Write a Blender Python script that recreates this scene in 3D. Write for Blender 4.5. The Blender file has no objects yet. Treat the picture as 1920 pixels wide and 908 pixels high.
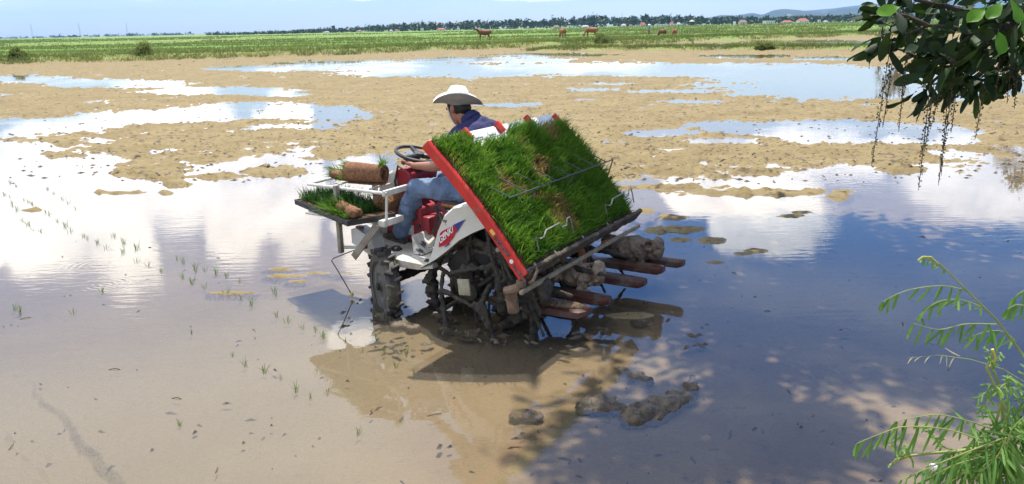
import bpy, bmesh, math, random
import numpy as np
from mathutils import Vector, Matrix, Euler, noise as mnoise
R = math.radians
SC = bpy.context.scene
COL = SC.collection

# ------------------------------------------------------------------ camera, sky, sun, exposure
CAMH, FPX, W0, H0 = 2.3, 1478.0, 1920.0, 908.0
ROLL = math.atan(35 / 1650)
PITCH = math.atan((454 - (72 - 960 * 35 / 1650)) * math.cos(ROLL) / FPX)
fwv = Vector((0, math.cos(PITCH), -math.sin(PITCH)))
r0 = Vector((1, 0, 0)); u0 = r0.cross(fwv)
cR = math.cos(ROLL) * r0 - math.sin(ROLL) * u0
cU = math.sin(ROLL) * r0 + math.cos(ROLL) * u0
cam = bpy.data.cameras.new("camera"); camo = bpy.data.objects.new("camera", cam); COL.objects.link(camo)
m = Matrix((cR, cU, -fwv)).transposed().to_4x4(); m.translation = Vector((0, 0, CAMH))
camo.matrix_world = m
cam.sensor_width = 36; cam.lens = 36 * FPX / W0; cam.clip_start = 0.05; cam.clip_end = 40000
SC.camera = camo

SUN_EL, SUN_AZ = R(69), R(12)          # azimuth measured from +Y towards +X
sund = Vector((math.sin(SUN_AZ) * math.cos(SUN_EL), math.cos(SUN_AZ) * math.cos(SUN_EL), math.sin(SUN_EL)))
sun = bpy.data.lights.new("sun", 'SUN'); suno = bpy.data.objects.new("sun", sun); COL.objects.link(suno)
sun.energy = 4.2; sun.angle = R(0.55); sun.color = (1.0, 0.95, 0.86)
suno.rotation_euler = sund.to_track_quat('Z', 'Y').to_euler()
SC.view_settings.view_transform = 'Standard'; SC.view_settings.look = 'None'
SC.view_settings.exposure = 0.75; SC.view_settings.gamma = 1
SC.cycles.max_bounces = 10; SC.cycles.transparent_max_bounces = 12
SC.cycles.use_denoising = True
SC.cycles.caustics_reflective = False; SC.cycles.caustics_refractive = False
SC.cycles.sample_clamp_indirect = 6


class NT:
    """small helper to write node trees"""
    def __init__(s, tree): s.t = tree; s.n = tree.nodes; s.l = tree.links
    def new(s, typ, **kw):
        n = s.n.new(typ)
        for k, v in kw.items(): setattr(n, k, v)
        return n
    def put(s, sock, v):
        if isinstance(v, bpy.types.NodeSocket): s.l.new(v, sock)
        elif v is not None: sock.default_value = v
    def math(s, op, a, b=None, c=None, clamp=False):
        n = s.new('ShaderNodeMath', operation=op, use_clamp=clamp)
        s.put(n.inputs[0], a); s.put(n.inputs[1], b)
        if c is not None: s.put(n.inputs[2], c)
        return n.outputs[0]
    def mix(s, f, a, b):
        n = s.new('ShaderNodeMix', data_type='RGBA')
        s.put(n.inputs[0], f)
        s.put(n.inputs[6], (*a, 1) if isinstance(a, tuple) else a)
        s.put(n.inputs[7], (*b, 1) if isinstance(b, tuple) else b)
        return n.outputs[2]
    def ss(s, x, a, b, lo=0.0, hi=1.0):
        n = s.new('ShaderNodeMapRange', interpolation_type='SMOOTHSTEP')
        s.put(n.inputs[0], x); s.put(n.inputs[1], a); s.put(n.inputs[2], b); s.put(n.inputs[3], lo); s.put(n.inputs[4], hi)
        return n.outputs[0]
    def noise(s, vec, scale, detail=4, rough=0.55, out=0):
        n = s.new('ShaderNodeTexNoise'); s.put(n.inputs['Vector'], vec)
        n.inputs['Scale'].default_value = scale; n.inputs['Detail'].default_value = detail; n.inputs['Roughness'].default_value = rough
        return n.outputs[out]
    def mapping(s, vec, scale=(1, 1, 1), rot=(0, 0, 0), loc=(0, 0, 0)):
        n = s.new('ShaderNodeMapping'); s.put(n.inputs[0], vec)
        n.inputs['Scale'].default_value = scale; n.inputs['Rotation'].default_value = rot; n.inputs['Location'].default_value = loc
        return n.outputs[0]


def build_world():
    w = bpy.data.worlds.new("World"); SC.world = w; w.use_nodes = True
    t = NT(w.node_tree); t.n.clear()
    out = t.new('ShaderNodeOutputWorld'); bg = t.new('ShaderNodeBackground')
    sky = t.new('ShaderNodeTexSky', sky_type='NISHITA')
    sky.sun_disc = False; sky.sun_elevation = SUN_EL; sky.sun_rotation = SUN_AZ
    sky.air_density = 1.0; sky.dust_density = 0.35; sky.ozone_density = 3.0; sky.altitude = 10
    tc = t.new('ShaderNodeTexCoord').outputs['Generated']
    sep = t.new('ShaderNodeSeparateXYZ'); t.put(sep.inputs[0], tc)
    x, y, z = sep.outputs
    az = t.math('MULTIPLY', t.math('ARCTAN2', x, y), 57.2958)
    el = t.math('MULTIPLY', t.math('ARCSINE', z), 57.2958)
    # cumulus heaps: (azimuth, elevation, half width, half height, weight) in degrees
    heaps = [(-31, 10.3, 4.6, 4.6, 1.0), (-27.2, 11.5, 2.4, 5.2, 1.0), (-23, 7.6, 5, 5.2, 1.0), (-19.6, 10.8, 2.2, 5.0, 1.0), (-16.3, 10, 2.6, 6.2, 1.0), (-10.8, 12.5, 3.0, 5.2, 1.0),
             (-6, 18.2, 3.0, 2.2, .9), (-11.5, 21.4, 3.0, 1.6, 1.0), (-37, 11, 4, 5, 1), (-30, 7.0, 12, 2.0, .8),
             (14, 11.8, 3.2, 1.8, .9), (18.5, 13, 4.0, 3.0, 1.0), (22, 8.6, 6, 1.6, .8), (13, 9.4, 4, 1.4, .7), (1, 9.5, 4, 2, .7), (32, 10.0, 6, 3, .6),
             (-12, 2.6, 6, .6, .7), (4, 2.4, 7, .7, .75), (-30, 2.7, 5, .35, .4), (16, 2.0, 4, .5, .6)]
    warp = t.noise(tc, 9, 7, 0.62, 1)
    vs = t.new('ShaderNodeSeparateColor'); t.put(vs.inputs[0], warp)
    azw = t.math('ADD', az, t.math('MULTIPLY', t.math('SUBTRACT', vs.outputs[0], .5), 7.0))
    elw = t.math('ADD', el, t.math('MULTIPLY', t.math('SUBTRACT', vs.outputs[1], .5), t.ss(el, 1, 8, .8, 5.0)))
    acc = None
    for a, e, ra, re, wt in heaps:
        dx = t.math('MULTIPLY', t.math('SUBTRACT', azw, a), 1 / ra)
        dy = t.math('MULTIPLY', t.math('SUBTRACT', elw, e), 1 / re)
        d = t.math('ADD', t.math('MULTIPLY', dx, dx), t.math('MULTIPLY', dy, dy))
        g = t.math('MULTIPLY', t.ss(d, 1.18, .72), wt)
        acc = g if acc is None else t.math('MAXIMUM', acc, g)
    # a band of clouds behind and to the sides of the view as well
    big = t.noise(t.mapping(tc, (1, 1, 2.6)), 2.4, 5, .58)
    back = t.math('MULTIPLY', t.ss(big, .52, .66), t.ss(y, .55, .2))
    body = t.math('ADD', t.math('MULTIPLY', acc, t.ss(t.noise(tc, 16, 4, .6), .2, .5, .6, 1.0)), t.math('MULTIPLY', back, t.ss(el, 2, 12)), clamp=True)
    # thin high veil
    veil = t.math('MULTIPLY', t.ss(t.noise(t.mapping(tc, (1, 1, 3.5), loc=(.3, .1, 0)), 3.1, 5, .6), .42, .72), .30)
    veilL = t.math('MULTIPLY', t.math('MULTIPLY', t.ss(az, 2, -14), t.ss(el, 16, 24)), .72)
    veil = t.math('ADD', veil, veilL, clamp=True)
    grade = t.mix(t.ss(el, 0, 17), (1.06, 1.12, 1.18), (.48, .82, 1.28))
    gm = t.new('ShaderNodeMix', data_type='RGBA', blend_type='MULTIPLY'); gm.inputs[0].default_value = 1
    t.put(gm.inputs[6], sky.outputs[0]); t.put(gm.inputs[7], grade)
    col = t.mix(veil, gm.outputs[2], (9.5, 10.1, 11.0))
    shade = t.ss(t.noise(t.mapping(tc, (1, 1, 1.4)), 7, 4, .6), .38, .62)
    ccol = t.mix(shade, (12.5, 13.2, 14.8), (20.5, 20.6, 20.8))
    col = t.mix(body, col, ccol)
    t.put(bg.inputs[0], col); bg.inputs[1].default_value = 0.09
    t.l.new(bg.outputs[0], out.inputs[0])
build_world()


# ------------------------------------------------------------------ pixel <-> world helpers (used to lay out places measured on the photograph)
def ray(px, py):
    return (fwv * FPX + cR * (px - W0 / 2) - cU * (py - H0 / 2)).normalized()
def onz(px, py, z=0.0):
    d = ray(px, py); t = (z - CAMH) / d.z
    return Vector((0, 0, CAMH)) + d * t
def ony(px, py, Y):
    d = ray(px, py); return Vector((0, 0, CAMH)) + d * (Y / d.y)


# ------------------------------------------------------------------ materials
def mat(name, base, var=None, scale=6.0, rough=0.6, bump=0.0, bscale=None, metal=0.0, spots=None, spot_scale=4.0, spot_lo=.55, spot_hi=.6, trans=0.0, spec=0.4, obj=True):
    m = bpy.data.materials.new(name); m.use_nodes = True
    t = NT(m.node_tree); b = t.n['Principled BSDF']
    tc = t.new('ShaderNodeTexCoord').outputs['Object']
    c = (*base, 1)
    if var is not None:
        c = t.mix(t.ss(t.noise(tc, scale, 5, .62), .35, .65), base, var)
    if spots is not None:
        c = t.mix(t.ss(t.noise(tc, spot_scale, 6, .65), spot_lo, spot_hi), c if not isinstance(c, tuple) else base, spots)
    t.put(b.inputs['Base Color'], c)
    b.inputs['Roughness'].default_value = rough; b.inputs['Metallic'].default_value = metal
    b.inputs['Specular IOR Level'].default_value = spec
    if bump:
        bn = t.new('ShaderNodeBump'); bn.inputs['Strength'].default_value = bump; bn.inputs['Distance'].default_value = 0.02
        t.put(bn.inputs['Height'], t.noise(tc, bscale or scale * 3, 5, .6)); t.l.new(bn.outputs[0], b.inputs['Normal'])
    return m

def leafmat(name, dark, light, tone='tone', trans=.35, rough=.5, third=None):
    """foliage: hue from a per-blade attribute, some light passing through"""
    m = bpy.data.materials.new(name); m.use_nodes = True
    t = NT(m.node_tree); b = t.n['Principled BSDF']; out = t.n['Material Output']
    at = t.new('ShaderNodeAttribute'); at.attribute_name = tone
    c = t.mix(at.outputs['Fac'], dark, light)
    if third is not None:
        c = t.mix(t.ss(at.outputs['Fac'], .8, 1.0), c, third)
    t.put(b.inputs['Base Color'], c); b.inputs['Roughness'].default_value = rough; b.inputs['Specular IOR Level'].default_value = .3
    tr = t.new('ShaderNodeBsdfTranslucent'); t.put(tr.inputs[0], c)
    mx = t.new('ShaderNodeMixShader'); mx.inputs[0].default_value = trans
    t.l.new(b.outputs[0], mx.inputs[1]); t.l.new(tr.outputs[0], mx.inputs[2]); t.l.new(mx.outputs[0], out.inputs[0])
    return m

MUDDARK = (.060, .050, .036)
M_mudcake = mat('caked_mud', (.060, .051, .039), (.026, .022, .017), 9, .75, .9, 22)
M_mudwet = mat('wet_mud_lump', (.155, .115, .068), (.058, .044, .029), 14, .38, 1.0, 30)
M_tyre = mat('muddy_rubber', (.030, .030, .032), (.11, .095, .07), 5, .6, .5, 30)
M_disc = mat('muddy_wheel_disc', (.13, .125, .11), (.075, .065, .05), 5, .7, .5, 25)
M_cream = mat('cream_paint', (.70, .69, .63), (.62, .60, .53), 3, .35, 0, spots=(.10, .085, .065), spot_scale=5.5, spot_lo=.60, spot_hi=.64)
M_cream2 = mat('clean_cream_paint', (.72, .71, .66), (.62, .61, .55), 4, .32, spots=(.30, .25, .18), spot_scale=9, spot_lo=.63, spot_hi=.68)
M_floor = mat('trodden_cream_floor', (.66, .62, .54), (.44, .38, .29), 7, .6, .2, spots=(.06, .05, .04), spot_scale=6, spot_lo=.59, spot_hi=.65)
M_white = mat('white_plastic', (.80, .79, .75), (.72, .70, .64), 5, .4)
M_wtube = mat('white_enamel_tube', (.78, .77, .74), (.60, .56, .48), 8, .4)
M_red = mat('red_paint', (.60, .035, .025), (.46, .03, .025), 5, .38, spots=(.27, .11, .07), spot_scale=11, spot_lo=.57, spot_hi=.64)
M_redc = mat('dull_red_plastic', (.34, .025, .035), (.24, .02, .03), 5, .45, spots=(.05, .03, .03), spot_scale=10, spot_lo=.66, spot_hi=.7)
M_black = mat('black_plastic', (.022, .022, .023), (.05, .047, .043), 6, .5)
M_grey = mat('grey_steel', (.33, .30, .25), (.22, .19, .15), 8, .5, metal=.2)
M_steel = mat('bare_wire', (.42, .40, .36), (.25, .22, .18), 20, .4, metal=.5)
M_dwire = mat('dark_wire', (.07, .07, .07), None, rough=.5)
M_float = mat('brown_red_float', (.085, .028, .020), (.045, .020, .016), 5, .42, .3, spots=(.12, .092, .064), spot_scale=5, spot_lo=.44, spot_hi=.60)
M_cloth = mat('muddy_wrapping_cloth', (.40, .31, .215), (.20, .145, .10), 6, .75, .4, 40, spots=(.22, .065, .03), spot_scale=5, spot_lo=.62, spot_hi=.66)
M_clothd = mat('dark_wrapping_cloth', (.26, .195, .14), (.11, .08, .058), 6, .75, .4, 40)
M_plank = mat('muddy_plank', (.11, .085, .058), (.05, .04, .03), 10, .8, .8, 30, spots=(.28, .23, .16), spot_scale=16, spot_lo=.6, spot_hi=.66)
M_wood = mat('pale_wood', (.33, .26, .17), (.22, .17, .11), 12, .75)
M_seat = mat('seat_vinyl', (.035, .030, .028), (.06, .05, .045), 6, .5)
M_orange = mat('orange_brown_seat_edge', (.36, .15, .05), (.22, .09, .03), 10, .6)
M_coir = mat('coir_root_mat', (.34, .17, .085), (.20, .095, .05), 40, .95, .9, 120)
M_soil = mat('mat_soil', (.17, .095, .05), (.09, .055, .03), 20, .95, .6, 60)
M_skin = mat('skin', (.37, .165, .10), (.32, .135, .08), 6, .5)
M_navy = mat('navy_shirt', (.028, .030, .105), (.022, .024, .085), 9, .8, .15, 60)
M_jean = mat('faded_denim', (.17, .24, .36), (.115, .17, .28), 5, .85, .25, 60, spots=(.27, .33, .42), spot_scale=9, spot_lo=.62, spot_hi=.72)
M_shoe = mat('muddy_shoe', (.035, .033, .034), (.20, .16, .11), 9, .7)
M_hair = mat('black_hair', (.012, .010, .009), None, rough=.6)
M_hatw = mat('white_hat_cloth', (.80, .80, .78), (.74, .74, .72), 8, .8, .1, 60)
M_hatg = mat('shaded_hat_underside', (.36, .36, .36), (.29, .29, .29), 12, .8)  # shade under the white brim, put into a grey colour
M_yellow = mat('yellow_plastic', (.75, .50, .10), None, rough=.5)
M_decalred = mat('decal_red', (.48, .012, .025), None, rough=.3)
M_decalblue = mat('decal_blue', (.04, .05, .25), None, rough=.3)
M_decalwhite = mat('decal_white', (.8, .8, .8), None, rough=.3)
M_label = mat('label_dark', (.05, .02, .03), (.30, .10, .10), 90, .4)
M_grass = leafmat('seedling_blades', (.038, .125, .012), (.185, .335, .035), trans=.5, third=(.34, .24, .085))
M_dark_blade = leafmat('dark_seedling_blades', (.010, .045, .006), (.06, .17, .015), trans=.35)
M_bankgrass = leafmat('bank_grass', (.125, .165, .040), (.235, .270, .065), trans=.45, third=(.36, .29, .14))
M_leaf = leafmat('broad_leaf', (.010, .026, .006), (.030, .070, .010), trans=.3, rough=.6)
M_backlit = leafmat('backlit_young_leaf', (.10, .26, .02), (.16, .36, .03), trans=.55, rough=.4)  # brighter leaf copy: sunlight shining through is put into the colour
M_pinna = leafmat('pinnate_leaflets', (.085, .20, .035), (.17, .32, .065), trans=.45)
M_pstem = mat('green_plant_stem', (.20, .26, .06), (.28, .30, .09), 30, .6)
M_ytip = mat('yellow_shoot_tip', (.50, .45, .08), (.36, .38, .08), 40, .6)
M_bark = mat('dark_bark', (.055, .042, .032), (.030, .024, .02), 12, .9, .8, 30)
M_raceme = mat('raceme_bud', (.060, .050, .025), (.030, .028, .015), 30, .7)


# ------------------------------------------------------------------ mesh helpers
def tag(o, label=None, cat=None, group=None, kind=None):
    if label: o['label'] = label
    if cat: o['category'] = cat
    if group: o['group'] = group
    if kind: o['kind'] = kind
    return o

def empty(name, loc, rz=0.0, label=None, cat=None, group=None):
    o = bpy.data.objects.new(name, None); COL.objects.link(o)
    o.location = loc; o.rotation_euler = (0, 0, rz); o.empty_display_size = .2
    return tag(o, label, cat, group)

def link(name, me, mt, parent=None):
    o = bpy.data.objects.new(name, me); COL.objects.link(o)
    if mt is not None:
        for x in (mt if isinstance(mt, (list, tuple)) else [mt]): me.materials.append(x)
    if parent is not None: o.parent = parent
    return o

class MB:
    """collects shapes; build() links them as one mesh object"""
    def __init__(s): s.v = []; s.f = []; s.m = []; s.mi = 0
    def add(s, vs, fs):
        k = len(s.v); s.v += [tuple(p) for p in vs]
        for f in fs: s.f.append(tuple(i + k for i in f)); s.m.append(s.mi)
        return s
    def box(s, c, d, rot=None, bev=0.0):
        x, y, z = d[0] / 2, d[1] / 2, d[2] / 2
        M = rot if isinstance(rot, Matrix) else (Euler(rot).to_matrix() if rot else Matrix.Identity(3))
        b = min(bev, x * .9, y * .9, z * .9)
        if b <= 0:
            P = [(i * x, j * y, k * z) for i in (-1, 1) for j in (-1, 1) for k in (-1, 1)]
            F = [(0, 1, 3, 2), (4, 6, 7, 5), (0, 4, 5, 1), (2, 3, 7, 6), (0, 2, 6, 4), (1, 5, 7, 3)]
        else:
            bm = bmesh.new(); bmesh.ops.create_cube(bm, size=1)
            for v in bm.verts: v.co = Vector((v.co.x * 2 * x, v.co.y * 2 * y, v.co.z * 2 * z))
            bmesh.ops.bevel(bm, geom=list(bm.edges), offset=b, segments=2, affect='EDGES', profile=.5)
            bm.verts.index_update(); P = [tuple(v.co) for v in bm.verts]; F = [tuple(v.index for v in f.verts) for f in bm.faces]; bm.free()
        return s.add([Vector(c) + M @ Vector(p) for p in P], F)
    def tube(s, pts, r, n=8, caps=True):
        pts = [Vector(p) for p in pts]
        rr = r if isinstance(r, (list, tuple)) else [r] * len(pts)
        V = []; F = []; prev = None
        for i, p in enumerate(pts):
            a = pts[max(i - 1, 0)]; b = pts[min(i + 1, len(pts) - 1)]
            t = (b - a)
            t = t.normalized() if t.length > 1e-9 else Vector((0, 0, 1))
            if prev is None:
                u = t.orthogonal().normalized()
            else:
                u = prev - t * prev.dot(t)
                u = u.normalized() if u.length > 1e-6 else t.orthogonal().normalized()
            prev = u; w = t.cross(u)
            for k in range(n):
                an = 2 * math.pi * k / n
                V.append(p + (u * math.cos(an) + w * math.sin(an)) * rr[i])
        for i in range(len(pts) - 1):
            for k in range(n):
                F.append((i * n + k, i * n + (k + 1) % n, (i + 1) * n + (k + 1) % n, (i + 1) * n + k))
        if caps:
            F.append(tuple(range(n - 1, -1, -1))); F.append(tuple(range((len(pts) - 1) * n, len(pts) * n)))
        return s.add(V, F)
    def ell(s, c, r, nu=16, nv=10, rot=None):
        M = Euler(rot).to_matrix() if rot else Matrix.Identity(3)
        c = Vector(c); V = [c + M @ Vector((0, 0, -r[2]))]
        for j in range(1, nv):
            th = -math.pi / 2 + math.pi * j / nv
            for k in range(nu):
                a = 2 * math.pi * k / nu
                V.append(c + M @ Vector((r[0] * math.cos(th) * math.cos(a), r[1] * math.cos(th) * math.sin(a), r[2] * math.sin(th))))
        V.append(c + M @ Vector((0, 0, r[2]))); F = []
        for k in range(nu):
            F.append((0, 1 + (k + 1) % nu, 1 + k))
            F.append((len(V) - 1, 1 + (nv - 2) * nu + k, 1 + (nv - 2) * nu + (k + 1) % nu))
        for j in range(nv - 2):
            for k in range(nu):
                F.append((1 + j * nu + k, 1 + j * nu + (k + 1) % nu, 1 + (j + 1) * nu + (k + 1) % nu, 1 + (j + 1) * nu + k))
        return s.add(V, F)
    def cap(s, a, b, ra, rb, n=12):
        """tapered capsule"""
        s.tube([a, b], [ra, rb], n); s.ell(a, (ra,) * 3, n, 8); s.ell(b, (rb,) * 3, n, 8); return s
    def lathe(s, prof, c=(0, 0, 0), rot=None, n=32):
        """prof = [(r, h)] turned round local z; closed at axis when r == 0"""
        M = rot if isinstance(rot, Matrix) else (Euler(rot).to_matrix() if rot else Matrix.Identity(3)); c = Vector(c)
        V = []; F = []
        for r_, h in prof:
            for k in range(n):
                a = 2 * math.pi * k / n; V.append(c + M @ Vector((r_ * math.cos(a), r_ * math.sin(a), h)))
        for i in range(len(prof) - 1):
            for k in range(n): F.append((i * n + k, i * n + (k + 1) % n, (i + 1) * n + (k + 1) % n, (i + 1) * n + k))
        return s.add(V, F)
    def prism(s, poly, ext, at=(0, 0, 0)):
        """poly: list of 3d points (planar), ext: extrusion vector"""
        n = len(poly); e = Vector(ext); o = Vector(at)
        V = [Vector(p) + o for p in poly] + [Vector(p) + o + e for p in poly]
        F = [tuple(range(n - 1, -1, -1)), tuple(range(n, 2 * n))] + [(i, (i + 1) % n, n + (i + 1) % n, n + i) for i in range(n)]
        return s.add(V, F)
    def build(s, name, mt, parent=None, off=(0, 0, 0), ang=35, fix=True):
        me = bpy.data.meshes.new(name)
        o3 = Vector(off)
        me.from_pydata([Vector(p) - o3 for p in s.v], [], s.f)
        o = link(name, me, mt, parent)
        if isinstance(mt, (list, tuple)): me.polygons.foreach_set('material_index', s.m)
        if fix:
            bm = bmesh.new(); bm.from_mesh(me); bmesh.ops.recalc_face_normals(bm, faces=bm.faces); bm.to_mesh(me); bm.free()
        if ang:
            me.polygons.foreach_set('use_smooth', [True] * len(me.polygons)); me.set_sharp_from_angle(angle=R(ang))
        me.update(); return o
    def melt(s, name, mt, parent=None, off=(0, 0, 0), voxel=.012, smooth=4, lump=0.0, lscale=8.0, seed=0):
        """union of the shapes as one continuous skin, optionally lumpy"""
        me = bpy.data.meshes.new('raw'); o3 = Vector(off)
        me.from_pydata([Vector(p) - o3 for p in s.v], [], s.f)
        tmp = bpy.data.objects.new('raw', me); COL.objects.link(tmp)
        md = tmp.modifiers.new('r', 'REMESH'); md.mode = 'VOXEL'; md.voxel_size = voxel
        if smooth:
            sm = tmp.modifiers.new('s', 'SMOOTH'); sm.iterations = smooth; sm.factor = .5
        dg = bpy.context.evaluated_depsgraph_get(); dg.update()
        res = bpy.data.meshes.new_from_object(tmp.evaluated_get(dg))
        bpy.data.objects.remove(tmp); bpy.data.meshes.remove(me)
        if lump:
            sh = Vector((seed * 7.3, seed * 3.1, 0))
            ns = [v.normal.copy() for v in res.vertices]
            for v, n in zip(res.vertices, ns):
                p = v.co * lscale + sh
                v.co += n * lump * (mnoise.noise(p) + .5 * mnoise.noise(p * 2.3) + .25 * mnoise.noise(p * 5.1))
        res.polygons.foreach_set('use_smooth', [True] * len(res.polygons)); res.update(); res.name = name
        res.materials.clear()
        return link(name, res, mt, parent)

def fast_mesh(name, V, quads=None, tris=None, tone=None, mt=None, parent=None, smooth=True):
    """numpy mesh"""
    V = np.asarray(V, dtype=np.float32)
    me = bpy.data.meshes.new(name); me.vertices.add(len(V)); me.vertices.foreach_set('co', V.ravel())
    loops = []; starts = []; tot = 0
    if quads is not None and len(quads):
        q = np.asarray(quads, dtype=np.int32); loops.append(q.ravel()); starts.append(tot + 4 * np.arange(len(q))); tot += q.size
    if tris is not None and len(tris):
        q = np.asarray(tris, dtype=np.int32); loops.append(q.ravel()); starts.append(tot + 3 * np.arange(len(q))); tot += q.size
    L = np.concatenate(loops).astype(np.int32); S = np.concatenate(starts).astype(np.int32)
    me.loops.add(len(L)); me.loops.foreach_set('vertex_index', L)
    me.polygons.add(len(S)); me.polygons.foreach_set('loop_start', S)
    me.polygons.foreach_set('use_smooth', np.full(len(S), smooth))
    if tone is not None:
        at = me.attributes.new('tone', 'FLOAT', 'POINT'); at.data.foreach_set('value', np.asarray(tone, dtype=np.float32))
    me.update(calc_edges=True); me.validate()
    return link(name, me, mt, parent)

def blades(roots, dirs, length, width, bend, tone, seed=0):
    """arched blades: returns V, quads, tris, tone.  roots/dirs/bend (n,3)"""
    rng = np.random.default_rng(seed); n = len(roots)
    roots = np.asarray(roots, float); d = np.asarray(dirs, float); d /= np.linalg.norm(d, axis=1, keepdims=True)
    rv = rng.normal(size=(n, 3)); side = np.cross(d, rv); side /= np.linalg.norm(side, axis=1, keepdims=True)
    L = np.asarray(length).reshape(-1, 1); Wd = np.asarray(width).reshape(-1, 1) * .5; b = np.asarray(bend)
    V = np.zeros((n, 7, 3))
    for k, (t, w) in enumerate([(0, .8), (.38, 1.0), (.72, .75)]):
        p = roots + d * L * t + b * L * t * t
        V[:, 2 * k] = p - side * Wd * w; V[:, 2 * k + 1] = p + side * Wd * w
    V[:, 6] = roots + d * L + b * L
    base = (np.arange(n) * 7)[:, None]
    q = np.concatenate([base + np.array([0, 1, 3, 2]), base + np.array([2, 3, 5, 4])]); tr = base + np.array([4, 5, 6])
    return V.reshape(-1, 3), q, tr, np.repeat(np.asarray(tone), 7)

def vnoise(x, y, seed=0):
    """smooth value noise on numpy arrays, about -1..1"""
    xi = np.floor(x).astype(np.int64); yi = np.floor(y).astype(np.int64); fx = x - xi; fy = y - yi
    fx = fx * fx * (3 - 2 * fx); fy = fy * fy * (3 - 2 * fy)
    def h(i, j):
        k = (i * 374761393 + j * 668265263 + seed * 974634241) & 0xFFFFFFFF
        k = ((k ^ (k >> 13)) * 1274126177) & 0xFFFFFFFF
        return ((k ^ (k >> 16)) & 0xFFFF) / 32767.5 - 1
    return (h(xi, yi) * (1 - fx) + h(xi + 1, yi) * fx) * (1 - fy) + (h(xi, yi + 1) * (1 - fx) + h(xi + 1, yi + 1) * fx) * fy
def fbm(x, y, o=4, seed=0):
    s = 0; a = 1; t = 0
    for k in range(o):
        s = s + a * vnoise(x * 2 ** k + 17.3 * k, y * 2 ** k - 9.1 * k, seed + k); t += a; a *= .55
    return s / t


# ------------------------------------------------------------------ ground: one sheet from the bank underfoot to the horizon
FIELD_Z = .55
edgeX = np.array([-3000, -200, -45.4, -37.7, -29.7, -16.3, -10.9, -4.0, 1.0, 18.9, 24.7, 53.3, 75, 400, 3000.])
edgeY = np.array([72, 66, 72.4, 74.2, 76, 79.5, 86, 88, 93, 100, 108, 118, 118, 125, 125.])
WATER = [  # water lying between the mud flats: (px, py, rx, ry, depth weight)
    (40, 148, 130, 8, 1), (220, 157, 170, 9, 1), (420, 171, 160, 9, 1), (520, 178, 70, 5, 1),
    (520, 129, 150, 6, 1), (700, 120, 210, 8, 1), (820, 135, 200, 13, 1), (1100, 130, 300, 14, 1), (1400, 132, 330, 14, 1),
    (1480, 155, 190, 30, 1), (1600, 165, 150, 25, 1), (1750, 160, 220, 30, 1), (1040, 103, 130, 4, 1), (930, 112, 160, 6, 1), (1400, 106, 110, 4, 1), (1560, 110, 90, 4, 1),
    (60, 237, 190, 19, 1.2), (300, 219, 200, 15, 1.2), (480, 208, 190, 17, 1), (610, 215, 110, 20, .8), (560, 238, 110, 7, .8),
    (1230, 250, 90, 8, 1), (1400, 240, 150, 15, 1), (1560, 245, 160, 26, 1.1), (1350, 264, 90, 8, .9), (1720, 250, 150, 25, 1),
    (1140, 157, 60, 4, .9), (1110, 168, 60, 4, .9), (1290, 190, 80, 4, .9), (960, 197, 80, 5, .9), (1090, 188, 40, 3, .9), (1250, 172, 90, 5, .9),
    (300, 281, 50, 4, .9), (30, 285, 90, 26, 1.2), (110, 320, 140, 16, 1.2), (60, 350, 200, 30, 1.2), (1320, 300, 9, 12, .9), (1225, 293, 6, 7, .9), (1260, 280, 60, 3, .7),
    (1330, 345, 160, 8, 1), (1240, 350, 70, 9, 1), (1610, 318, 60, 14, 1), (1500, 345, 90, 12, 1), (1700, 330, 60, 25, 1), (180, 300, 70, 10, .8),
    (1450, 78, 170, 5, 1), (1330, 86, 90, 4, 1), (1700, 80, 150, 5, 1)]
MUD = [  # mud standing clear of the water
    (290, 321, 75, 12, 1.0), (530, 323, 70, 6, .9), (410, 330, 40, 4, .8), (30, 262, 40, 4, .8), (130, 290, 40, 5, .8),
    (1250, 352, 120, 4, .9), (1420, 362, 140, 5, 1.0), (1570, 368, 22, 9, 1.0), (1285, 430, 34, 5, .85), (1335, 452, 26, 5, .85), (1275, 450, 18, 4, .8), (1395, 476, 18, 3.5, .7),
    (1340, 492, 18, 3, .7), (1235, 432, 20, 5, .9), (1260, 408, 24, 4, .8), (1210, 396, 20, 4, .8), (1420, 472, 25, 5, .7), (1480, 405, 30, 3, .7), (1500, 398, 25, 3, .7),
    (1760, 278, 130, 7, .9), (1660, 300, 60, 12, .95), (1690, 318, 40, 5, .8), (1380, 215, 230, 6, .7),
    (545, 518, 40, 4, .85), (560, 528, 22, 3, .85), (525, 505, 26, 3, .8), (440, 550, 40, 3, .75), (600, 512, 30, 3, .7), (650, 515, 24, 3, .6),
    (1180, 592, 34, 5, .4), (60, 395, 20, 3, .8), (330, 345, 24, 3, .6), (310, 362, 12, 2.5, .9), (210, 362, 60, 2.5, .6)]
CHANNEL = [(0, 735), (30, 765), (60, 800), (100, 850), (150, 890), (190, 930)]

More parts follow.
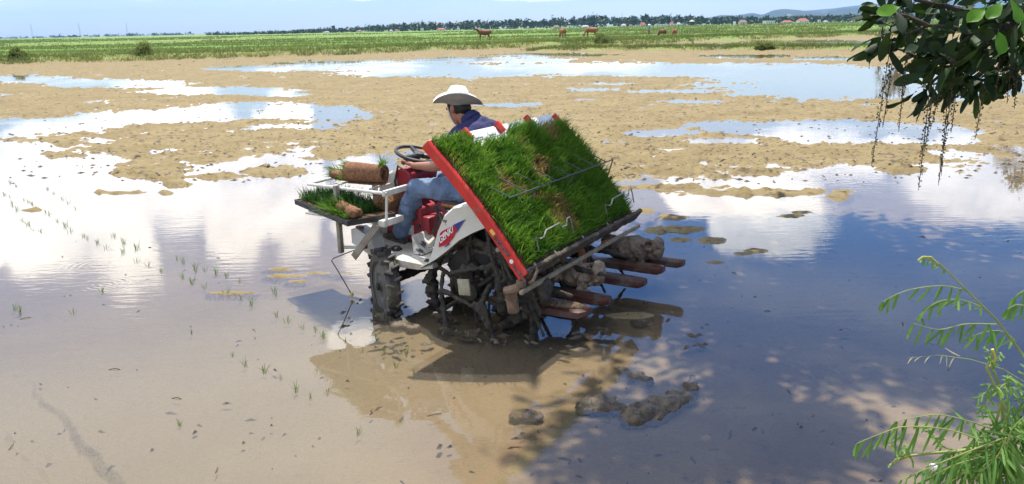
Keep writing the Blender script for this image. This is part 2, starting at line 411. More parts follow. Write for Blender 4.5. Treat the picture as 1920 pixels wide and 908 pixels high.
def ground_z(X, Y):
    Xs = np.where(np.abs(X) < 1e-6, 1e-6, X)
    # photograph coordinates of the ground point, in which the flats were measured
    cz = X * 0 - CAMH
    dz = Y * fwv.y + cz * fwv.z
    dx = X * cR.x + Y * cR.y + cz * cR.z
    dy = X * cU.x + Y * cU.y + cz * cU.z
    ok = dz > .3
    s = np.where(ok, dz, 1)
    px = np.where(ok, W0 / 2 + FPX * dx / s, -9999); py = np.where(ok, H0 / 2 - FPX * dy / s, 2000)
    px = np.where(np.abs(px) > 9000, np.sign(px) * 9000, px)
    n1 = fbm(X * .55, Y * .55, 4, 3); n2 = fbm(X * 2.1, Y * 2.1, 4, 11); n3 = fbm(X * 7.0, Y * 7.0, 3, 21)
    # main flat ends along this line
    bx = np.array([-600, 0, 60, 90, 200, 400, 560, 700, 800, 1000, 1150, 1190, 1330, 1480, 1560, 1700, 1800, 2500])
    by = np.array([262, 262, 266, 290, 306, 296, 284, 290, 310, 335, 330, 336, 330, 322, 312, 300, 285, 280])
    b = np.interp(px, bx, by)
    far = np.clip((py - 60) / 250, .12, 1)
    dist = (b - py) / (38 * far)
    M = np.clip(dist, -1.5, .75)
    for cx, cy, rx, ry, wt in WATER:
        e = 1 - np.sqrt(((px - cx) / rx) ** 2 + ((py - cy) / ry) ** 2)
        M = M - 1.6 * wt * np.clip(e * 1.8 + .25, 0, 1)
    for cx, cy, rx, ry, wt in MUD:
        e = 1 - np.sqrt(((px - cx) / rx) ** 2 + ((py - cy) / ry) ** 2)
        M = np.maximum(M, np.where(e > -.4, wt * np.clip(e * 1.5 + .25, -1, 1) * 1.0 - .1, -9))
    near = np.clip((py - 330) / 120, 0, 1)
    M = M + n1 * .6 * (1 - .45 * near) + n2 * 1.05 * (1 - .55 * near) + n3 * (.75 - .45 * near) + fbm(X * .9, Y * 1.6, 4, 31) * .75 * (1 - .5 * near)
    z = np.where(M > 0, .05 * (1 - .68 * near) * np.tanh(M * 1.2), .075 * np.tanh(M * .9))
    clod = np.clip(n3 + .35 * n2 - .05, 0, 1)
    z = z + np.where(M > .1, clod * .062 * (1 - .5 * near) * np.clip(M, 0, 1), clod * .012)
    sh = np.clip((520 - px) / 240, 0, 1) * np.clip((py - 640) / 170, 0, 1)
    z = z * (1 - sh) + sh * (-.010 + .010 * n2 + .006 * n1)
    # bottom-left shallows and the wet channel that cuts them
    d = np.full(X.shape, 1e3)
    for (ax, ay), (qx, qy) in zip(CHANNEL[:-1], CHANNEL[1:]):
        t = np.clip(((px - ax) * (qx - ax) + (py - ay) * (qy - ay)) / ((qx - ax) ** 2 + (qy - ay) ** 2), 0, 1)
        d = np.minimum(d, np.hypot(px - ax - t * (qx - ax), (py - ay - t * (qy - ay))))
    ch = np.clip(1.5 - (d + n2 * 30) / 36, 0, 1)
    z = z - .075 * ch
    # bank underfoot, and field beyond
    rr = np.hypot(X, Y)
    bank = np.clip((3.15 - Y) / 1.3, 0, 1); bank = bank * bank * (3 - 2 * bank)
    z = z + bank * (.62 + .06 * n2)
    fe = np.interp(X, edgeX, edgeY)
    fm = np.clip((Y - fe) / 2.5 + n1 * .4 + n2 * .3, 0, 1); fm = fm * fm * (3 - 2 * fm)
    fm = np.maximum(fm, np.clip((np.abs(X) - 260) / 60, 0, 1) * (Y < fe))
    # the narrow dike that runs off to the right
    dy_ = np.interp(X, [-2, 3, 13.4, 28.4, 60, 200], [84, 80, 73.5, 63.5, 48, 20])
    dk = np.clip(1.25 - np.abs(Y - dy_ - n1 * .8) / 1.6, 0, 1) * np.clip((X - 1) / 4, 0, 1)
    z = z * (1 - fm) + fm * (FIELD_Z + .10 * n1)
    z = np.maximum(z, -.05 + dk * .42)
    grassy = np.clip(np.maximum(fm * 1.3 - .2, np.clip(dk * 2 - .5, 0, 1)), 0, 1)
    return z, grassy, M

def build_ground():
    az_f = np.linspace(R(-44), R(44), 1000); az_c = np.linspace(R(44), R(316), 60)[1:-1]
    az = np.concatenate([az_f, az_c])
    inv = np.linspace(1 / 3.4, 1 / 130, 640); r = np.concatenate([1 / np.linspace(1 / 1.2, 1 / 3.45, 30), 1 / inv])
    r = np.concatenate([[.05, .4, .8], r, np.geomspace(150, 14000, 30)])
    A, Rr = np.meshgrid(az, r); X = np.sin(A) * Rr; Y = np.cos(A) * Rr
    Z, G, Mm = ground_z(X, Y)
    nA, nR = len(az), len(r)
    V = np.stack([X, Y, Z], -1).reshape(-1, 3)
    i = np.arange(nR - 1)[:, None] * nA; j = np.arange(nA)[None, :]; j2 = (j + 1) % nA
    q = np.stack([i + j, i + j2, i + nA + j2, i + nA + j], -1).reshape(-1, 4)
    o = fast_mesh('ground', V, q, None, None, None)
    for nm, arr in (('grassy', G), ('mudh', np.clip(Mm, -2, 2))):
        at = o.data.attributes.new(nm, 'FLOAT', 'POINT'); at.data.foreach_set('value', arr.ravel().astype(np.float32))
    tag(o, kind='structure')
    m = bpy.data.materials.new('paddy_mud'); m.use_nodes = True; t = NT(m.node_tree); b = t.n['Principled BSDF']
    tc = t.new('ShaderNodeTexCoord').outputs['Object']
    g = t.new('ShaderNodeAttribute'); g.attribute_name = 'grassy'
    pos = t.new('ShaderNodeSeparateXYZ'); t.put(pos.inputs[0], tc)
    n_a = t.noise(tc, .9, 5, .6); n_b = t.noise(tc, 9, 6, .68); n_c = t.noise(tc, 38, 3, .6)
    dry = t.mix(t.ss(n_a, .35, .65), (.245, .187, .086), (.200, .149, .064))
    dry = t.mix(t.ss(n_b, .55, .63), dry, (.135, .098, .048))
    dry = t.mix(t.ss(t.noise(t.mapping(tc, (1, 1.6, 1)), 4.2, 6, .75), .56, .61), dry, (.095, .068, .034))  # dark specks here and above paint the small shadows of clods
    # wet mud below and at the water line
    wet = t.mix(t.ss(n_a, .38, .62), (.30, .232, .138), (.25, .190, .112))
    wet = t.mix(t.ss(n_b, .58, .72), wet, (.16, .115, .065))
    wet = t.mix(t.ss(n_c, .68, .76), wet, (.07, .05, .03))
    # wet mud greyer towards the left of the near water
    wet = t.mix(t.math('MULTIPLY', t.math('MULTIPLY', t.ss(pos.outputs[0], .0, -1.5), t.ss(pos.outputs[1], 9, 5)), .75), wet, (.220, .192, .140))
    f = t.ss(t.math('ADD', pos.outputs[2], t.math('MULTIPLY', t.math('SUBTRACT', n_b, .5), .012)), -.006, .012)
    col = t.mix(f, wet, dry)
    # cropland
    stripe = t.noise(t.mapping(tc, (.012, .06, 1), rot=(0, 0, R(8))), 1.0, 3, .5)
    fine = t.noise(t.mapping(tc, (.5, 1.2, 1)), .35, 5, .65)
    grn = t.mix(t.ss(stripe, .42, .56), (.17, .22, .045), (.125, .25, .032))
    grn = t.mix(t.ss(fine, .52, .68), grn, (.16, .15, .05))
    col = t.mix(g.outputs['Fac'], col, grn)
    t.put(b.inputs['Base Color'], col)
    rgh = t.ss(f, 0, 1, .5, .85); t.put(b.inputs['Roughness'], rgh); b.inputs['Specular IOR Level'].default_value = .25
    bn = t.new('ShaderNodeBump'); bn.inputs['Strength'].default_value = .7; bn.inputs['Distance'].default_value = .03
    t.put(bn.inputs['Height'], t.math('ADD', t.noise(tc, 12, 5, .65), t.math('MULTIPLY', n_c, .4))); t.l.new(bn.outputs[0], b.inputs['Normal'])
    o.data.materials.append(m)
    return o
build_ground()

def build_water():
    n = 96; V = [(0, 0, 0)]; rs = [6, 20, 60, 135]
    for r_ in rs:
        V += [(math.sin(2 * math.pi * k / n) * r_, math.cos(2 * math.pi * k / n) * r_, 0) for k in range(n)]
    F3 = [(0, 1 + (k + 1) % n, 1 + k) for k in range(n)]
    F4 = [(1 + a * n + k, 1 + a * n + (k + 1) % n, 1 + (a + 1) * n + (k + 1) % n, 1 + (a + 1) * n + k) for a in range(len(rs) - 1) for k in range(n)]
    me = bpy.data.meshes.new('water'); me.from_pydata(V, [], F3 + F4)
    bm = bmesh.new(); bm.from_mesh(me); bmesh.ops.recalc_face_normals(bm, faces=bm.faces)
    if bm.faces[:][0].normal.z < 0: bmesh.ops.reverse_faces(bm, faces=bm.faces[:])
    bm.to_mesh(me); bm.free()
    m = bpy.data.materials.new('muddy_water'); m.use_nodes = True; t = NT(m.node_tree); t.n.clear()
    out = t.new('ShaderNodeOutputMaterial')
    tc = t.new('ShaderNodeTexCoord').outputs['Object']
    sep = t.new('ShaderNodeSeparateXYZ'); t.put(sep.inputs[0], tc)
    h = t.math('MULTIPLY', t.noise(t.mapping(tc, (1.4, 5.5, 1), rot=(0, 0, R(-6))), 2.2, 3, .5), .55)
    calm = t.ss(t.noise(tc, .35, 3, .5), .42, .62)
    h = t.math('MULTIPLY', h, t.math('ADD', t.math('MULTIPLY', calm, .9), .12))
    # rings where something touched the surface
    for px, py, amp, lam, rad in [(200, 533, .16, .055, .36), (185, 497, .07, .07, .5), (1595, 618, .2, .05, .22)]:
        c = onz(px, py)
        d = t.math('SQRT', t.math('ADD', t.math('POWER', t.math('SUBTRACT', sep.outputs[0], c.x), 2), t.math('POWER', t.math('SUBTRACT', sep.outputs[1], c.y), 2)))
        w = t.math('MULTIPLY', t.math('MULTIPLY', t.ss(t.noise(tc, 3.5, 2, .5), .38, .6), t.math('SINE', t.math('MULTIPLY', d, 2 * math.pi / lam))), t.ss(d, rad, rad * .25))
        h = t.math('ADD', h, t.math('MULTIPLY', w, amp))
    bn = t.new('ShaderNodeBump'); bn.inputs['Strength'].default_value = .13; bn.inputs['Distance'].default_value = .02
    t.put(bn.inputs['Height'], h)
    gl = t.new('ShaderNodeBsdfGlossy'); gl.inputs['Roughness'].default_value = .0; gl.inputs['Color'].default_value = (1, 1, 1, 1); t.l.new(bn.outputs[0], gl.inputs['Normal'])
    tr = t.new('ShaderNodeBsdfTransparent'); tr.inputs[0].default_value = (.90, .86, .78, 1)
    df = t.new('ShaderNodeBsdfDiffuse'); df.inputs[0].default_value = (.29, .25, .185, 1)
    mu = t.new('ShaderNodeMixShader'); mu.inputs[0].default_value = .16
    t.l.new(tr.outputs[0], mu.inputs[1]); t.l.new(df.outputs[0], mu.inputs[2])
    fr = t.new('ShaderNodeFresnel'); fr.inputs[0].default_value = 1.52; t.l.new(bn.outputs[0], fr.inputs['Normal'])
    mx = t.new('ShaderNodeMixShader'); t.put(mx.inputs[0], fr.outputs[0])
    t.l.new(mu.outputs[0], mx.inputs[1]); t.l.new(gl.outputs[0], mx.inputs[2]); t.l.new(mx.outputs[0], out.inputs[0])
    tag(link('water', me, m), kind='structure')
build_water()

# ------------------------------------------------------------------ hills, haze
def build_hills(name, Y, pts, dep, col, seed):
    """pts: (px, py) of the skyline; a ridge with real depth at distance Y"""
    pxs = np.array([p[0] for p in pts], float); pys = np.array([p[1] for p in pts], float)
    xs = np.linspace(pxs[0], pxs[-1], 150); V = []; rows = 9
    top = [ony(a, np.interp(a, pxs, pys), Y) for a in xs]
    for j in range(rows):
        s = j / (rows - 1) * 2 - 1
        for k, p in enumerate(top):
            nz = 1 + .16 * fbm(np.array(k * .14 + seed), np.array(s * 2.0 + seed), 4, seed)
            V.append((p.x + s * dep * p.x / Y * .2, Y + s * dep, max(p.z * (1 - abs(s) ** 1.3) * float(nz if j != rows // 2 else 1 + .05 * (nz - 1)), 0) - 1.0))
    n = len(xs)
    q = [(j * n + k, j * n + k + 1, (j + 1) * n + k + 1, (j + 1) * n + k) for j in range(rows - 1) for k in range(n - 1)]
    return tag(fast_mesh(name, V, q, None, None, col), kind='structure')
M_hill = mat('wooded_hillside', (.020, .040, .022), (.034, .052, .026), .02, .95)
M_hillq = mat('wooded_hillside_with_quarry', (.020, .040, .022), (.034, .052, .026), .02, .95, spots=(.42, .36, .32), spot_scale=.012, spot_lo=.60, spot_hi=.63)
build_hills('hills', 7600, [(1290, 45), (1340, 36), (1400, 30), (1450, 27), (1500, 21), (1560, 16), (1600, 11), (1640, 8), (1720, 6), (1800, 0), (1900, -6), (2050, 2), (2300, 20)], 700, M_hill, 4)
build_hills('hills', 5200, [(1290, 44), (1320, 35), (1352, 28), (1380, 29), (1410, 24), (1430, 28), (1450, 19), (1470, 16.5), (1500, 19), (1520, 22), (1545, 23), (1565, 18), (1590, 15), (1612, 15), (1630, 9), (1660, 10), (1720, 20), (1800, 14), (1900, 18), (2100, 10), (2300, 20)], 500, M_hillq, 9)
build_hills('hills', 3600, [(1380, 43), (1420, 32), (1460, 30), (1500, 27), (1540, 28), (1570, 33), (1620, 36), (1700, 32), (1800, 25), (1950, 27), (2200, 24)], 300, M_hill, 14)

def build_haze():
    me = bpy.data.meshes.new('haze'); b = MB().box((0, 5000, 174), (14000, 13000, 352))
    me.from_pydata(b.v, [], b.f); o = link('haze', me, None); tag(o, kind='stuff')
    m = bpy.data.materials.new('haze'); m.use_nodes = True; t = NT(m.node_tree); t.n.clear()
    out = t.new('ShaderNodeOutputMaterial'); pv = t.new('ShaderNodeVolumePrincipled')
    pv.inputs['Color'].default_value = (.34, .60, 1.0, 1); pv.inputs['Density'].default_value = .85e-4; pv.inputs['Anisotropy'].default_value = .1
    t.l.new(pv.outputs[0], out.inputs['Volume']); m.cycles.homogeneous_volume = True if hasattr(m.cycles, 'homogeneous_volume') else None
    me.materials.append(m)
try:
    build_haze()
except Exception as e:
    print('haze', e)

# ------------------------------------------------------------------ far wood, houses, masts
def far_wood():
    rng = np.random.default_rng(5); V = []; T = []; tone = []
    def clump(c, rx, rz, n, tn):
        for _ in range(n):
            d = rng.normal(size=3); d /= np.linalg.norm(d); d[2] = abs(d[2]) if rng.random() < .8 else d[2]
            p = np.array(c) + d * np.array([rx, rx, rz]) * rng.uniform(.5, 1.0)
            s = rng.uniform(.5, 1.1) * .33 * (rx + rz) * .5
            k = len(V)
            for _ in range(3): V.append(p + rng.normal(size=3) * s)
            T.append((k, k + 1, k + 2)); tone.extend([np.clip(tn + rng.normal() * .2, 0, .78)] * 3)
    px0 = np.array([430, 560, 620, 680, 740, 800, 860, 900, 960, 1010, 1060, 1100, 1125, 1160, 1200, 1250, 1300, 1350, 1400, 1460, 1520, 1580, 1640, 1760, 1920, 2200])
    ht = np.array([1.5, 2.5, 4.0, 5.0, 6.5, 7.5, 7.5, 8, 8.5, 8.5, 9.0, 9.5, 10.5, 8.5, 9, 9, 8, 7, 6.5, 6.5, 6.5, 7, 7.5, 8, 9, 9.])
    for i in range(1150):
        px = rng.uniform(430, 2150); Y = rng.uniform(880, 1180); h = np.interp(px, px0, ht) * rng.uniform(.75, 1.12) * 1.22
        x = (px - 960) / FPX * Y * 1.02
        if rng.random() < .12: h *= 1.18
        rx = rng.uniform(3.0, 6.0)
        clump((x, Y, h * .42), rx, h * .58, 36, rng.uniform(.1, .55))
    for i in range(160):
        px = rng.uniform(-200, 640); Y = rng.uniform(2300, 2900); x = (px - 960) / FPX * Y * 1.02
        clump((x, Y, 2), rng.uniform(8, 18), rng.uniform(2.5, 4.8) * (1 if px > 200 else .6), 18, .3)
    o = fast_mesh('far_wood', np.array(V), None, T, tone, M_wood_leaf, None, False)
    tag(o, 'dark line of trees along the horizon behind the fields', 'woodland', kind='stuff')
M_wood_leaf = leafmat('distant_foliage', (.022, .045, .018), (.055, .085, .03), trans=.1)
far_wood()

M_hw = mat('house_wall_white', (.78, .77, .74), (.70, .68, .64), .4, .8)
M_hy = mat('house_wall_cream', (.62, .55, .42), (.55, .48, .36), .4, .8)
M_hr = mat('roof_red_tile', (.36, .10, .06), (.28, .08, .05), .6, .8)
M_hg = mat('roof_grey_sheet', (.30, .31, .33), (.22, .23, .25), .6, .6)
M_hb = mat('roof_brown_tile', (.24, .16, .11), (.18, .12, .09), .6, .8)
M_dk = mat('house_opening', (.03, .032, .035), None, rough=.4)
def house(px, wpx, hpx, wallm, roofm, label, Y=840, flat=False, roofk=.5):
    k = Y / FPX; c = ony(px, 50, Y); w = wpx * k; h = hpx * k * (1 - (0 if flat else roofk)); dep = w * .8; rh = hpx * k * roofk
    e = empty('house', (c.x, Y, .4), R(random.uniform(-8, 8)), label, 'house', 'houses along the far edge of the fields')
    MB().box((0, 0, h / 2), (w, dep, h)).build('wall', wallm, e, ang=0)
    o = .25
    if flat:
        MB().box((0, 0, h + .16), (w + .5, dep + .5, .3)).build('roof', roofm, e, ang=0)
    else:
        x, y = w / 2 + o, dep / 2 + o
        MB().add([(-x, -y, h), (x, -y, h), (x, y, h), (-x, y, h), (-x * .55, 0, h + rh), (x * .55, 0, h + rh)],
                 [(0, 1, 5, 4), (1, 2, 5), (2, 3, 4, 5), (3, 0, 4), (3, 2, 1, 0)]).build('roof', roofm, e, ang=0)
    nwin = max(1, int(w / 2.4))
    for i in range(nwin):
        wx = (i + .5) / nwin * w - w / 2
        if i == nwin // 2:
            MB().box((wx, -dep / 2 - .02, min(1.1, h * .4)), (min(.9, w * .2), .06, min(2.1, h * .75))).build('door', M_dk, e, ang=0)
        else:
            MB().box((wx, -dep / 2 - .02, h * .58), (min(1.0, w * .2), .06, h * .36)).build('window', M_dk, e, ang=0)
random.seed(3)
for args in [
    (612, 9, 3.5, M_hw, M_hg, 'tiny pale shed with grey roof at the thin left end of the horizon trees'),
    (673, 10, 4, M_hy, M_hb, 'low cream house with brown roof left of the two small white gables'),
    (733, 5, 4, M_hw, M_hg, 'small white gable house, left one of the close pair near the horizon'),
    (743, 5, 4.5, M_hw, M_hr, 'small white house with red roof, right one of the close pair'),
    (791, 5, 5, M_hw, M_hw, 'bright white little house standing alone before the dark wood'),
    (827, 15, 5, M_hy, M_hr, 'long cream house with red roof left of the red cow'),
    (859, 4, 7, M_hw, M_hg, 'narrow tall white house just left of the red cow'),
    (1043, 10, 5.5, M_hy, M_hb, 'brown roofed house above the rump-on tan cow'),
    (1068, 6, 4, M_hw, M_hw, 'white hut between the two tan grazing cows'),
    (1097, 14, 4.5, M_hw, M_hg, 'long white house above the tan cow grazing to the left'),
    (1169, 8, 5.5, M_hw, M_hg, 'white house with grey roof, left of the standing field worker'),
    (1182, 4, 5, M_hw, M_hr, 'narrow white house with red roof, left of the standing field worker'),
    (1205, 9, 7.5, M_hy, M_hr, 'red roofed house half hidden in trees just left of the worker'),
    (1240, 22, 3, M_hw, M_hw, 'very long low white shed right of the field worker'),
    (1259, 7, 7, M_hw, M_hr, 'tall white house with red roof above the calves'),
    (1272, 7, 6, M_hw, M_hg, 'white house with grey roof above the calves'),
    (1392, 13, 8, M_hy, M_hb, 'cream house with broad brown roof right of the white post'),
    (1441, 17, 5, M_hw, M_hw, 'low wide white hall below the blue hills'),
    (1475, 17, 5.5, M_hy, M_hr, 'long house with dull red roof below the blue hills'),
    (1504, 18, 8.5, M_hw, M_hr, 'largest house with bright red roof below the hill crest'),
    (1535, 4, 5, M_hw, M_hw, 'little white cube house right of the largest red roof'),
    (1547, 7, 4, M_hw, M_hg, 'small grey roofed house right of the largest red roof'),
    (1595, 9, 5, M_hw, M_hw, 'white house below the pale quarry scar')]:
    house(*args, flat=args[3] is args[4])
e = empty('field_hut', ony(1297, 47, 700) - Vector((0, 0, 0)), 0, 'small dark hut with a pale roof standing out in the far fields', 'hut'); e.location.z = .5
MB().box((0, 0, 1.8), (3.0, 2.6, 3.6)).build('wall', M_dk, e, ang=0)
MB().add([(-2.3, -1.8, 3.6), (2.3, -1.8, 3.6), (2.3, 1.8, 3.6), (-2.3, 1.8, 3.6), (0, 0, 5.0)], [(0, 1, 4), (1, 2, 4), (2, 3, 4), (3, 0, 4), (3, 2, 1, 0)]).build('roof', M_hy, e, ang=0)
pc = ony(1377, 45, 420)
tag(MB().box((0, 0, 1.15), (1.1, 1.1, 2.3), bev=.08).build('marker_post', M_hw), 'stout white concrete post standing in the fields right of the dark hut', 'post').location = (pc.x, 420, .55)
for px, h, lab in [(58, 26, 'faint lattice mast, leftmost of three on the left horizon'), (148, 26, 'faint lattice mast, middle of three on the left horizon'), (237, 24, 'faint lattice mast, right one of three on the left horizon'), (1166, 24, 'thin mast rising from the trees behind the grazing cows'), (1317, 20, 'thin mast left of the blue hills')]:
    Y = 1500; c = ony(px, 50, Y)
    tp = MB()
    for sx, sy in ((-1, -1), (1, -1), (1, 1), (-1, 1)): tp.tube([(sx * 1.2, sy * 1.2, 0), (sx * .15, sy * .15, h)], .08, 4)
    for q in range(5): tp.tube([(-1.2 + q * .2, -1.2 + q * .2, h * q / 5), (1.2 - q * .2, -1.2 + q * .2, h * (q + 1) / 5.2)], .06, 4)
    o = tp.build('mast', M_hg, ang=0); o.location = (c.x, Y, .4); tag(o, lab, 'mast', 'far masts')

# ------------------------------------------------------------------ grass on banks, dikes and field edges
def bank_grass():
    rng = np.random.default_rng(8); P = []; T = []; Ln = []; Wd = []
    def add(x, y, n, spread, l0, l1, w0, tn):
        xs = x + rng.normal(size=n) * spread; ys = y + rng.normal(size=n) * spread
        P.append(np.stack([xs, ys], -1)); Ln.append(rng.uniform(l0, l1, n)); Wd.append(np.full(n, w0) * rng.uniform(.6, 1.3, n)); T.append(np.clip(tn + rng.normal(size=n) * .16, 0, 1))
    # front bank of the field
    for i in range(5200):
        x = rng.uniform(-62, 95); fe = np.interp(x, edgeX, edgeY); y = fe + abs(rng.normal()) * 4.5 - .6
        tn = .35 + .35 * vnoise(np.array(x * .13), np.array(y * .2), 5) + (.25 if rng.random() < .08 else 0)
        add(x, y, 7, .45, .25, .62, .05, float(tn))
    # narrow dike on the right
    for i in range(1500):
        x = rng.uniform(2, 46); y = np.interp(x, [-2, 3, 13.4, 28.4, 60, 200], [84, 80, 73.5, 63.5, 48, 20]) + rng.normal() * .7
        add(x, y, 7, .35, .2, .5, .045, .2 + .3 * rng.random())
    # rows of dikes further back
    for Y0, sl, wdt, n, hh in [(100, .06, 2.0, 1500, .5), (122, -.05, 1.6, 1400, .5), (150, .04, 2.5, 1800, .6), (185, -.03, 3, 1500, .7), (235, .05, 4, 1500, .8), (300, 0, 6, 1500, .9), (420, .03, 10, 1500, 1.0), (600, 0, 16, 1500, 1.2)]:
        for i in range(n):
            x = rng.uniform(-.72, .78) * Y0; y = Y0 + sl * x + rng.normal() * wdt
            if y < np.interp(x, edgeX, edgeY) + 1 or vnoise(np.array(x * 4 / Y0), np.array(Y0 * .1), 9) < -.35: continue
            add(x, y, 6, Y0 * .006, hh * .5, hh, .05 * Y0 / 80, float(.30 + .25 * vnoise(np.array(x * .1), np.array(y * .1), 6)))
    # loose tufts all over the field
    for i in range(5200):
        Y0 = 1 / rng.uniform(1 / 400, 1 / 86); x = rng.uniform(-.72, .78) * Y0
        if Y0 < np.interp(x, edgeX, edgeY) + 2: continue
        add(x, Y0, 6, .35 * Y0 / 100, .12, .36, .05 * Y0 / 80, float(.45 + .35 * vnoise(np.array(x * .06), np.array(Y0 * .12), 7)))
    P = np.concatenate(P); L = np.concatenate(Ln); Wd = np.concatenate(Wd); T = np.concatenate(T)
    z, g, _ = ground_z(P[:, 0], P[:, 1])
    keep = z > .02; P = P[keep]; z = z[keep]; L = L[keep]; Wd = Wd[keep]; T = T[keep]
    n = len(P); roots = np.stack([P[:, 0], P[:, 1], z - .03], -1)
    d = rng.normal(size=(n, 3)) * .38; d[:, 2] = 1; bend = rng.normal(size=(n, 3)) * .28; bend[:, 2] = -.12
    V, q, tr, tn = blades(roots, d, L, Wd, bend, T, 4)
    tag(fast_mesh('bank_grass', V, q, tr, tn, M_bankgrass, None, False), 'rough grass growing over the field banks and dikes', 'grass', kind='stuff')
bank_grass()

def bush(px, py, Y, r, label, seed):
    rng = np.random.default_rng(seed); c = ony(px, py, Y)
    zz = float(ground_z(np.array([c.x]), np.array([Y]))[0][0])
    e = empty('bush', (c.x, Y, zz), 0, label, 'bush', 'bushes on the field bank')
    n = 900; d = rng.normal(size=(n, 3)); d /= np.linalg.norm(d, axis=1, keepdims=True); d[:, 2] = np.abs(d[:, 2])
    p = d * (rng.uniform(.3, 1, n) ** .5)[:, None] * np.array([r, r * .8, r * .75]) * (1 + .3 * np.sin(d[:, :1] * 5 + seed))
    dirs = d + rng.normal(size=(n, 3)) * .5
    V, q, tr, tn = blades(p, dirs, rng.uniform(.15, .35, n), np.full(n, .09), rng.normal(size=(n, 3)) * .2, np.clip(rng.normal(size=n) * .15 + .38, 0, .7), seed)
    fast_mesh('foliage', V, q, tr, tn, M_bankgrass, e, False)
    st = MB()
    for k in range(5): a = k * 1.3; st.tube([(0, 0, 0), (math.cos(a) * r * .4, math.sin(a) * r * .4, r * .6)], [.03, .012], 5)
    st.build('stem', M_bark, e)
bush(270, 105, 78, 1.15, 'round dark green bush, bigger of two on the left field bank', 1)
bush(33, 107, 75, .9, 'low dark bush nearest the left edge of the field bank', 2)
bush(1130, 84, 98, 1.4, 'dark leafy bush below the tan cow that grazes to the left', 3)
bush(1432, 86, 67, .7, 'spindly light green weed standing on the narrow dike', 4)

# ------------------------------------------------------------------ cattle and the far worker
M_cowr = mat('dark_red_hide', (.20, .055, .030), (.14, .04, .022), 2, .7)
M_cowt = mat('tan_hide', (.33, .125, .05), (.25, .09, .04), 2, .7)
M_horn = mat('pale_horn', (.70, .66, .58), None, rough=.5)
def cow(px, Y, hide, label, s=1.0, rz=0.0, graze=False, horns=True):
    c = ony(px, 60, Y); z = FIELD_Z - .05
    e = empty('cow', (c.x, Y, z), rz, label, 'cow', 'cattle on the far field'); e.scale = (s, s, s)
    b = MB()   # head towards +x
    b.cap((-.62, 0, 1.08), (-.1, 0, 1.02), .30, .36); b.cap((-.1, 0, 1.02), (.55, 0, 1.08), .36, .31); b.ell((.40, 0, 1.32), (.26, .15, .15)); b.ell((-.75, 0, 1.18), (.2, .22, .2))
    if graze:
        neck, head, muz = (.95, .02, .82), (1.12, .04, .45), (1.26, .05, .14)
    else:
        neck, head, muz = (.92, .02, 1.38), (1.10, .04, 1.48), (1.42, .06, 1.36)
    b.cap((.62, 0, 1.14), neck, .22, .15); b.cap(neck, head, .15, .13); b.cap(head, muz, .125, .075)
    for sy in (-1, 1): b.ell((head[0] - .06, sy * .2, head[2] + .03), (.05, .12, .035), 8, 6)
    for sx, kx, sy in ((.52, .0, -1), (.52, .06, 1)):
        b.cap((sx, sy * .15, .85), (sx + .02 + kx, sy * .16, .42), .11, .065); b.cap((sx + .02 + kx, sy * .16, .42), (sx + kx * .6, sy * .16, .05), .06, .05)
    for sx, sy in ((-.68, -1), (-.60, 1)):
        b.cap((sx, sy * .16, 1.0), (sx + .10, sy * .17, .62), .19, .10); b.cap((sx + .10, sy * .17, .62), (sx - .10, sy * .17, .42), .09, .06); b.cap((sx - .10, sy * .17, .42), (sx - .05, sy * .17, .05), .06, .055)
    b.cap((-.92, 0, 1.22), (-.99, 0, .62), .045, .03)
    b.ell((-.99, 0, .52), (.05, .05, .13), 8, 6)
    b.melt('body', hide, e, voxel=.035, smooth=3)
    if horns:
        for sy in (-1, 1):
            MB().tube([(head[0] - .06, sy * .09, head[2] + .10), (head[0] - .02, sy * .26, head[2] + .22), (head[0] + .06, sy * .30, head[2] + .48)], [.04, .03, .008], 8).build('horn', M_horn, e)
    return e
cow(908, 118, M_cowr, 'dark red horned cow standing with head raised to the left', 1.12, R(197), False)
cow(1055, 124, M_cowt, 'tan cow seen from behind, grazing between the red cow and the other tan cow', 1.05, R(105), True)
cow(1109, 124, M_cowt, 'tan cow grazing sideways with its head low to the left', 1.12, R(200), True)
cow(1242, 116, M_cowr, 'small reddish calf grazing, left one of the two beside the field worker', .78, R(120), True, False)
cow(1264, 116, M_cowt, 'small tan calf grazing, right one of the two beside the field worker', .8, R(240), True, False)

